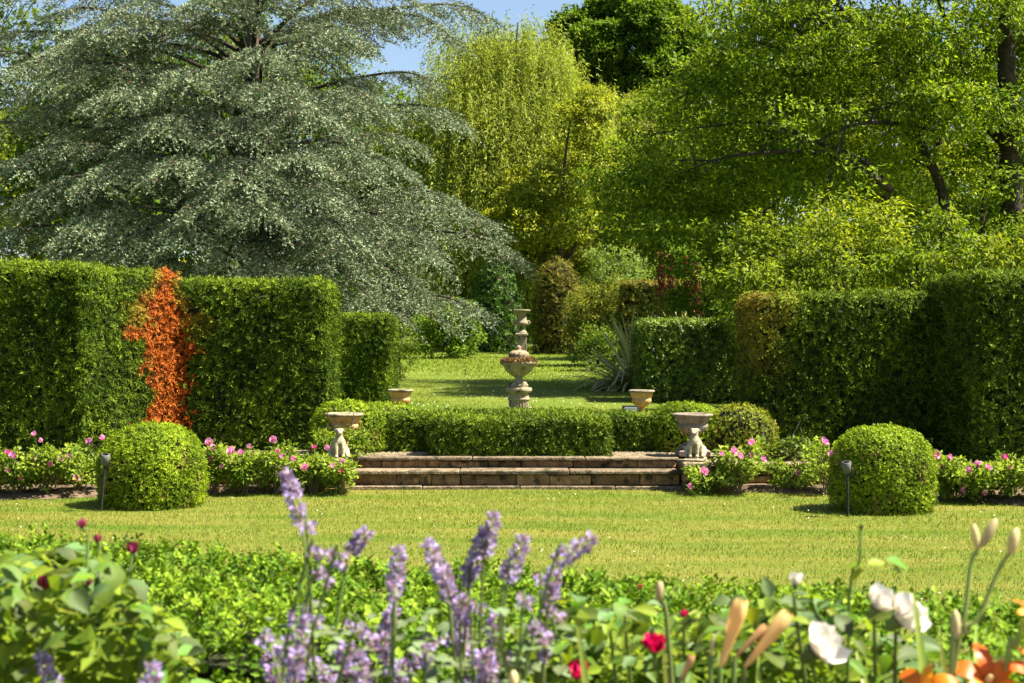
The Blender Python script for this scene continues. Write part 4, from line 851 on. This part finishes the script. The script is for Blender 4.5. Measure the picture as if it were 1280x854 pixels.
# ------------------------------------------------------------------ foreground
# box hedge running across behind the flowers
t = thing('box_hedge', 'near box hedge between the flower border and the lawn', 'hedge', (-.2, 3.5, .3))
e0, e1 = np.array([-1.75, 4.30]), np.array([1.45, 3.02])     # back top edge on plan
dx = e1 - e0; rot = math.atan2(dx[1], dx[0]); nrm = np.array([-dx[1], dx[0]]) / np.linalg.norm(dx); ctr = (e0 + e1) / 2 - nrm * .5
half = (np.linalg.norm(dx) / 2 + .9, .5, .31); cc = (ctr[0], ctr[1], .60)
P, N = s_rbox(cc, half, .07, rot, 11500, (.1, .1, .9, .5, 1.15))
P = P + N * (noise(P, 7, 2) * .02)[:, None]
core_box('hedge_core', cc, half, .07, rot, .085, t, M['twig'])
p, d, u_, L, W, sid = sprays(P, N, 9, .05, .019, .0115, .4, .45, .026, .0)
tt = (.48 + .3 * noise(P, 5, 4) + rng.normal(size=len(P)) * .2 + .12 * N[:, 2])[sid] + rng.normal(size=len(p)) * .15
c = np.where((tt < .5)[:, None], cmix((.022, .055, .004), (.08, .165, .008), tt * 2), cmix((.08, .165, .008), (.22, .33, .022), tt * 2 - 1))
obj('foliage', leafmesh('foliage', p, d, u_, L, W, c, M['box']), t)

# leaf meshes for the near plants
def leaf_mesh(name, wd, mat, bend=.5, cup=.25, n=6):
    prof = [.06, .62, .95, 1.0, .78, .42, .02] if n == 6 else None
    V, Fc = [], []
    for i in range(n + 1):
        f = i / n; w_ = prof[i] * wd / 2; y = math.sin(f * bend) / bend; z = -(1 - math.cos(f * bend)) / bend
        for s in (-1, -.5, 0, .5, 1): V.append((s * w_, y, z + cup * abs(s) ** 1.3 * w_ + .012 * math.sin(i * 2.1 + s * 3)))
    for i in range(n):
        for j in range(4): a = i * 5 + j; Fc.append((a, a + 1, a + 6, a + 5))
    return mesh_np(name, np.array(V), np.array(Fc), None, mat, True)
M['rl1'] = leafmat('rose_leaf', .34, .55, .2, (.115, .19, .026), .45)
M['rl2'] = leafmat('rose_leaf_blue', .25, .55, .22, (.095, .155, .05), .4)
M['rl3'] = leafmat('rose_leaf_young', .42, .55, .2, (.25, .32, .03), .3)
RL = [leaf_mesh('leaf', wd, M[m_], b_, c_) for wd, m_, b_, c_ in ((.62, 'rl1', .5, .3), (.68, 'rl2', .9, .2), (.55, 'rl3', .4, .4), (.6, 'rl1', 1.1, .15), (.64, 'rl2', .3, .45), (.58, 'rl1', .2, .5))]
def near_leaves(t, n, ufun, vfun, Yr, lpx, name='leaf', filler=900, cf=((.07, .13, .012), (.24, .32, .035))):
    anchors = []
    for i in range(n):
        u = ufun(); v = vfun(u); Y = U(*Yr); p = px(u, v, Y); a = U(0, 6.283)
        d = unit(np.array([math.cos(a), math.sin(a) * .8, U(-.7, .45)])); un = unit(np.array([U(-.4, .4), U(-.75, .3), 1.0]))
        place(RL[rng.integers(0, len(RL))], name, t, p, d, un, lpx * Y / F * U(.65, 1.3)); anchors.append(p)
    k = filler; u = np.array([ufun() for _ in range(k)]); v = np.array([vfun(q) for q in u]) + U(10, 120, k); Y = U(Yr[0] + .12, Yr[1] + .2, k)
    P = np.stack([(u - 640) * Y / F, Y, EYE - (v - 427) * Y / F], -1); D = unit(rng.normal(size=(k, 3)) * np.array([1, 1, .6]))
    o = obj('foliage', leafmesh('foliage', P, D, unit(np.array([0, -.2, 1]) + rng.normal(size=(k, 3)) * .4), .045, .028, cmix(*cf, U(0, 1, k)), M['leaf']), t); o['kind'] = 'stuff'
    return anchors
def cane(t, pts, r0=.005, r1=.003, name='stem', mat='stem', n=9): return obj(name, MB().tube(pts, r0, r1, n, 6).mesh(name, M[mat]), t)
BZ = .30
def ground(u, Y, du=0): p = px(u + du, 427, Y); p[2] = BZ; return p
# rose flowers built petal by petal
def rose_bloom(t, p, d, r, pet, rings, name='flower', curl=0):
    d = Vector(unit(np.asarray(d, float)).tolist()); q = d.to_track_quat('Z', 'Y').to_matrix()
    f = obj(name, sepal, t); f.matrix_basis = Matrix.Translation(Vector(p)) @ q.to_4x4() @ Matrix.Scale(r, 4)
    for n, tilt, s in rings:
        a0 = U(0, 6)
        for i in range(n):
            a = a0 + 2 * math.pi * i / n + U(-.15, .15); m = q @ Matrix.Rotation(a, 3, 'Z') @ Matrix.Rotation(tilt + U(-.14, .14), 3, 'X')
            o = obj('petal', pet[rng.integers(0, len(pet))], f); o.matrix_basis = Matrix.Translation(Vector(p)) @ m.to_4x4() @ Matrix.Scale(r * s * U(.88, 1.12), 4)
    return f
sepal = mesh_np('calyx', *lathe(np.array([(.02, -.55), (.10, -.5), (.17, -.35), (.20, -.15), (.26, .02), (.1, .05)]), 10), None, M['stem'], True)
def petals(mat): return [mesh_np('petal', *petal_grid(5, 6, lambda f: .5 * math.sin(min(1., f * .96 + .1) * 2.5) + .05, b, c), None, mat, True) for b, c in ((1.0, .35), (1.3, .25), (.7, .5))]
M['white'] = leafmat('white_petal', .3, .5, .2, (.90, .87, .82), .03, (1, .95, .88), nzf=.08)
M['magenta'] = leafmat('magenta_petal', .25, .45, .25, (.62, .012, .14), .2, (1.2, .6, .8), nzf=.08)
M['orange'] = leafmat('orange_petal', .35, .4, .3, (.78, .22, .012), .25, (1.1, 1, .6), nzf=.08)
M['spent'] = leafmat('spent_petal', .35, .5, .2, (.78, .50, .22), .22, (1, .9, .7), nzf=.08)
M['bud'] = leafmat('pale_bud', .3, .45, .3, (.62, .52, .28), .25, (1, .95, .7), nzf=.08)
M['mauve'] = leafmat('faded_rose', .25, .5, .2, (.33, .05, .12), .3)
PW, PM_, PF_ = petals(M['white']), petals(M['magenta']), petals(M['mauve'])
full = ((5, .35, 1.0), (5, .75, .9), (5, 1.1, .72), (3, 1.4, .5))
half_open = ((4, .9, 1.0), (4, 1.2, .85), (3, 1.45, .6))

# left rose bush
t = thing('rose_bush', 'near leafy rose bush with spent mauve buds before the box hedge', 'rose bush', ground(95, 2.5))
vt = lambda u: float(np.interp(u, [-60, 0, 60, 120, 170, 200, 225, 245], [690, 695, 688, 690, 715, 760, 800, 850]))
near_leaves(t, 290, lambda: U(-40, 236), lambda u: vt(u) + abs(rng.normal()) * 75 - 3, (2.05, 2.75), 36, filler=1500)
for u, v in ((110, 668), (125, 678), (165, 692), (60, 735), (100, 735), (30, 715), (200, 760), (150, 760), (220, 810), (-10, 720)):
    Y = U(2.25, 2.6); e = px(u, v, Y); g_ = ground(95 + (u - 95) * .3, 2.5); cane(t, [g_, g_ * .45 + e * .55 + np.array([0, 0, .08]), e], .006, .0025)
for u, v, s in ((104, 660, .013), (122, 678, .012), (168, 692, .016), (60, 737, .020), (32, 704, .012), (110, 733, .014)):
    rose_bloom(t, px(u, v, 2.3), (U(-.3, .3), -.3, 1), s * 1.15, PF_, half_open)

# catmint
M['mint'] = leafmat('catmint_leaf', .25, .6, .2, (.16, .215, .10), .3)
M['mintflower'] = leafmat('catmint_floret', .35, .55, .15)
def spike_mesh(ln, wd, nw):
    P, D, c = [], [], []
    for i in range(nw):
        f = (i + .5) / nw; k = 26; r = wd * (.32 + .68 * math.sin(math.pi * (.12 + .8 * f ** .8)))
        a = U(0, 6.28, k); el = U(-.25, .55, k); d = np.stack([np.cos(a) * np.cos(el), np.sin(el) + .25, np.sin(a) * np.cos(el)], -1)
        P.append(np.stack([0 * a, np.full(k, f * ln) + rng.normal(size=k) * .21 * ln / nw, 0 * a], -1) + d * r * U(.15, .5, (k, 1))); D.append(unit(d + rng.normal(size=(k, 3)) * .3))
        dk = rng.random(k) < .35; q = cmix((.31, .22, .62), (.62, .53, .88), U(0, 1, k)); q[dk] = cmix((.16, .10, .22), (.34, .22, .30), U(0, 1, dk.sum())); c.append(q)
    P, D, c = np.vstack(P), np.vstack(D), np.vstack(c); n = len(P)
    return leafmesh('flower_spike', P, D, rnd(n), U(.008, .015, n), U(.007, .011, n), c, M['mintflower'], .35)
SPK = [spike_mesh(.07, .023, 5), spike_mesh(.05, .021, 4), spike_mesh(.034, .021, 2), spike_mesh(.088, .026, 7), spike_mesh(.018, .019, 1)]
mint_leaf = leaf_mesh('leaf', .6, M['mint'], .6, .2)
def catmint(label, u0, Y0, spikes, nleaf, uspan, vspan, extra):
    b = ground(u0, Y0); t = thing('catmint', label, 'flowering plant', b, None)
    for u, v, du, dv, kd, *rest in spikes:     # centre pixel, direction in the picture, kind
        Y = rest[0] if rest else Y0 + U(-.18, .18); p = px(u, v, Y); dd = unit(np.array([du, U(-.25, .25) * abs(dv), -dv], float)); ln = (.075, .055, .035, .10, .02)[kd]; s = p - dd * ln * .5
        place(SPK[kd], 'flower_spike', t, s, dd, (0, -1, .2), (.85, 1, .85))
        g_ = b + np.array([(p[0] - b[0]) * .45, (p[1] - b[1]) * .5, 0]); m_ = g_ * .35 + s * .65 - dd * .06
        cane(t, [g_, m_, s, p], .0032, .0018)
        q = (s - m_)
        for w_ in range(3):                    # lower whorls and leaf pairs on the stem
            f = .55 - w_ * .35; c_ = s - q * (1 - f) * .8
            if w_ < 2 and rng.random() < .25: place(SPK[4], 'flower_spike', t, c_, unit(q), (0, -1, .2), U(.8, 1.2))
            for sg in (-1, 1): place(mint_leaf, 'leaf', t, c_, unit(np.array([sg, U(-.5, .5), .3])), (0, -.3, 1), U(.018, .034))
    for i in range(nleaf):
        p = px(u0 + U(-1, 1) * uspan, U(*vspan), Y0 + U(-.15, .25)); a = U(0, 6.28)
        place(mint_leaf, 'leaf', t, p, unit(np.array([math.cos(a), math.sin(a), U(-.3, .6)])), (U(-.3, .3), -.4, 1), U(.02, .036))
    return t
S1 = [(366, 618, -.35, -1, 3), (383, 660, -.1, -1, 4), (448, 678, .7, -.8, 1), (400, 694, .8, .15, 2), (425, 700, .8, .1, 4), (496, 712, .1, -1, 0), (494, 742, 0, -1, 2), (402, 722, .5, .6, 2), (388, 757, .6, .3, 4), (350, 815, -.7, .6, 0), (398, 838, .7, .6, 0), (440, 785, .8, .1, 2), (455, 795, .6, .5, 2), (486, 778, .4, -.9, 1), (380, 800, 0, -1, 2), (480, 812, -.2, -1, 1), (520, 830, .4, -.9, 2), (430, 825, .2, -1, 1), (500, 845, 0, -1, 1), (345, 850, -.3, -1, 1), (452, 845, -.1, -1, 0), (370, 835, .1, -1, 1), (330, 800, -.6, -.5, 4), (535, 822, .2, -1, 2)]
S2 = [(545, 702, -.4, -1, 0), (558, 730, -.2, -1, 1), (598, 690, .35, -1, 3), (612, 668, .25, -1, 0), (586, 722, -.1, -1, 2), (645, 698, .35, -.9, 0), (632, 718, .3, -.9, 4), (718, 688, .8, -.5, 0), (690, 733, .2, -.9, 1), (676, 726, 0, -1, 4), (575, 765, 0, -1, 1), (596, 760, .2, -1, 4), (578, 795, -.1, -1, 0), (620, 785, .1, -1, 1), (655, 752, .2, -1, 4), (690, 768, .7, .5, 2), (672, 790, .5, .5, 2), (605, 835, -.1, -1, 1), (655, 820, .1, -1, 2), (560, 800, -.5, -.6, 4), (615, 850, 0, -1, 2), (682, 815, .1, -1, 2)]
catmint('tall lilac catmint clump with a long spike leaning towards the orange hedge', 440, 2.15, S1, 60, 110, (770, 860), 0)
catmint('lilac catmint clump with upright plump spikes beside the magenta rose', 620, 2.15, S2, 60, 90, (750, 860), 0)
catmint('short lilac catmint spike poking up at the foot of the near rose bush', 62, 2.0, [(60, 842, -.4, -1, 0), (186, 862, .2, -1, 0)], 4, 20, (850, 870), 0)

# magenta rose bush
t = thing('rose_bush', 'near rose bush with small magenta blooms behind the catmint', 'rose bush', ground(790, 2.45))
vt2 = lambda u: float(np.interp(u, [640, 680, 740, 800, 860, 900], [800, 758, 750, 752, 760, 770]))
near_leaves(t, 170, lambda: U(640, 900), lambda u: vt2(u) + abs(rng.normal()) * 55, (2.15, 2.6), 32, filler=700)
for u, v, r in ((818, 812, .028), (725, 846, .028), (855, 771, .012), (800, 735, .007)):
    e = px(u, v, 2.2); rose_bloom(t, e, (U(-.3, .3), -.5, .8), r, PM_, full if r > .015 else half_open)
for u, v in ((818, 816), (725, 848), (855, 775), (690, 770), (760, 765), (780, 760)):
    e = px(u, v, 2.22); g_ = ground(790 + (u - 790) * .4, 2.4); cane(t, [g_, g_ * .5 + e * .5 + np.array([.02, 0, .04]), e], .005, .0025)
# white rose bush
t = thing('rose_bush', 'near rose bush with open creamy white blooms and a tall bare shoot', 'rose bush', ground(1040, 2.45))
vt3 = lambda u: float(np.interp(u, [860, 930, 980, 1050, 1110, 1180, 1280], [770, 748, 738, 752, 790, 812, 825]))
near_leaves(t, 230, lambda: U(870, 1290), lambda u: vt3(u) + abs(rng.normal()) * 55, (2.1, 2.6), 34, filler=900)
for u, v, r, d_ in ((1095, 760, .036, (.5, -.35, .8)), (1122, 776, .045, (.65, -.45, .6)), (1018, 815, .052, (.6, -.5, .65)), (994, 731, .018, (.1, -.2, 1))):
    e = px(u, v, 2.1); rose_bloom(t, e, d_, r, PW, (full if r < .05 else ((5, .3, .9), (5, .7, .8), (4, 1.15, .6))) if r > .02 else half_open)
    g_ = ground(1040 + (u - 1040) * .4, 2.4); cane(t, [g_, g_ * .5 + e * .5 + np.array([.02, 0, .03]), e - np.array([0, -.01, .02])], .005, .0028)
e = px(1076, 664, 2.15); g_ = ground(1060, 2.4); cane(t, [g_, px(1060, 780, 2.2), px(1074, 705, 2.15), e], .003, .0018)
rose_bloom(t, e, (0, 0, 1), .010, [mesh_np('petal', *petal_grid(3, 4, lambda f: .3 * math.sin(f * 3) + .05, .9, .4), None, M['stem'], True)], ((4, 1.35, 1), (3, 1.45, .8)))
for u, v, du, dv, l, k_ in ((1080, 706, -1, .1, 26, 2), (1084, 706, 1, -.1, 30, 2), (1108, 700, 1, .25, 38, 0), (1116, 708, .9, .6, 32, 3), (1080, 712, -.6, .5, 24, 2), (962, 748, -.2, -1, 30, 4), (975, 752, .8, .2, 40, 4), (1012, 772, 1, .2, 36, 1), (960, 770, -.5, .8, 34, 1)):
    place(RL[k_], 'leaf', t, px(u, v, 2.15), unit(np.array([du, .2, -dv])), (0, -.5, 1), l * 2.15 / F)

# daylilies
M['stalk'] = leafmat('daylily_stalk', .2, .5, .3, (.30, .36, .10), .2)
M['strap'] = leafmat('daylily_leaf', .3, .4, .35, (.27, .34, .055), .4)
DS = [strap('leaf', M['strap'], .035, b, 9) for b in (.4, .9, 1.5)]
def budmesh(name, mat, prof): return mesh_np(name, *lathe(np.array(prof), 10), None, mat, True)
BUD = budmesh('bud', M['bud'], [(.02, 0), (.09, .08), (.14, .3), (.15, .6), (.11, .85), (.04, .98), (.002, 1)])
def trumpet(): # collapsed spent flower: twisted funnel with ragged end
    V, Fc = lathe(np.array([(.03, 0), (.06, .1), (.085, .35), (.12, .6), (.15, .8), (.13, .95), (.09, 1.0)]), 14)
    a = np.arctan2(V[:, 1], V[:, 0]); V[:, :2] *= (1 + .25 * np.sin(3 * a + V[:, 2] * 4))[:, None]; V[:, 2] += .05 * np.sin(5 * a) * (V[:, 2] > .7)
    return mesh_np('spent_flower', V, Fc, None, M['spent'], True)
TR = trumpet()
LP = [mesh_np('petal', *petal_grid(4, 8, lambda f: wd * math.sin(min(1, f * .97 + .03) * math.pi) ** .7 + .01, -2.1, .12), None, M['orange'], True) for wd in (.15, .21)]
def lily_flower(t, p, d, r):
    d = Vector(unit(np.asarray(d, float)).tolist()); q = d.to_track_quat('Z', 'Y').to_matrix()
    f = obj('flower', BUD, t); f.matrix_basis = Matrix.Translation(Vector(p)) @ q.to_4x4() @ Matrix.Diagonal((r * .5, r * .5, r * .35, 1))
    for i in range(6):
        m = q @ Matrix.Rotation(i * math.pi / 3, 3, 'Z') @ Matrix.Rotation(1.15 + U(-.1, .1), 3, 'X')
        o = obj('petal', LP[i % 2], f); o.matrix_basis = Matrix.Translation(Vector(p)) @ m.to_4x4() @ Matrix.Scale(r * U(.9, 1.1), 4)
def zplace(me, name, t, a, b, s=1):     # mesh with +Z from a to b
    d = Vector((b - a).tolist()); q = d.to_track_quat('Z', 'Y').to_matrix().to_4x4(); o = obj(name, me, t); l = d.length
    o.matrix_basis = Matrix.Translation(Vector(a.tolist())) @ q @ Matrix.Diagonal((l * s, l * s, l, 1)); return o
Yl = 1.95
t = thing('daylily', 'daylily clump with withered peach trumpets beside the white roses', 'flowering plant', ground(900, Yl))
for a, b, s in (((900, 834), (928, 752), 1.1), ((930, 834), (985, 768), 1.0), ((918, 822), (957, 783), .8), ((850, 852), (866, 820), 1.1), ((888, 820), (893, 792), .9)):
    A, B = px(*a, Yl), px(*b, Yl); zplace(TR if s != .9 else BUD, 'spent_flower' if s != .9 else 'bud', t, A, B, s * .68)
    cane(t, [ground(900, Yl), ground(900, Yl) * .4 + A * .6, A], .006, .004)
A = px(825, 748, 2.05); zplace(BUD, 'bud', t, px(824, 752, 2.05), px(825, 726, 2.05), 1.4); cane(t, [ground(880, Yl), px(838, 830, 2.05), A], .005, .003)
zplace(BUD, 'bud', t, px(642, 862, 1.9), px(642, 838, 1.9), 1.6)
for u, v, du, dv, l, k_ in ((760, 940, -.75, -1, 0, 0), (742, 900, -.05, -1, 0, 0), (900, 900, .3, -1, 0, 1), (870, 900, -.4, -1, 0, 1), (940, 900, .5, -1, 0, 1)):
    a = ground(900 + (u - 900) * .5, Yl); e = {760: px(630, 800, 1.9), 742: px(735, 802, 1.9)}.get(u, px(u + du * 60, v - 75, 1.95)); place(DS[0], 'leaf', t, a, e - a, (0, -1, .4), float(np.linalg.norm(e - a)))
t = thing('daylily', 'daylily clump with bright orange flowers and tall pale budded stems', 'flowering plant', ground(1200, Yl))
def stalk(pts, r=.0042): cane(t, [ground(1195, Yl), *[px(u, v, Yl) for u, v in pts]], r, r * .55, n=16, mat='stalk')
stalk([(1188, 854), (1205, 780), (1213, 710), (1220, 690), (1238, 662)]); stalk([(1190, 870), (1225, 770), (1250, 710), (1264, 690)])
stalk([(1192, 830), (1195, 800)]); stalk([(1255, 860), (1270, 810), (1278, 775)])
for a, b, s in (((1222, 688), (1217, 655), 1.0), ((1226, 684), (1246, 648), 1.0), ((1262, 694), (1271, 660), 1.25), ((1195, 800), (1194, 762), 1.1), ((1208, 795), (1206, 775), .9)):
    zplace(BUD, 'bud', t, px(*a, Yl), px(*b, Yl), s)
for u, v, d_, r in ((1232, 856, (.1, -.7, .7), .068), (1158, 866, (-.4, -.6, .7), .055), (1290, 850, (.4, -.5, .7), .062), (1285, 775, (.5, -.3, .6), .04)):
    lily_flower(t, px(u, v, Yl), d_, r); cane(t, [ground(1200, Yl), px(u, v + 60, Yl), px(u, v + 2, Yl)], .005, .004)
for i in range(16):
    a = ground(1200, Yl, U(-60, 60)); e = px(U(1120, 1320), U(800, 880), Yl + U(-.05, .3)); place(DS[rng.integers(0, 3)], 'leaf', t, a, e - a, (0, -1, .4), float(np.linalg.norm(e - a)) * 1.1)
print('tris', sum(len(o.data.polygons) * 2 for o in bpy.data.objects if o.type == 'MESH'), 'objects', len(bpy.data.objects))
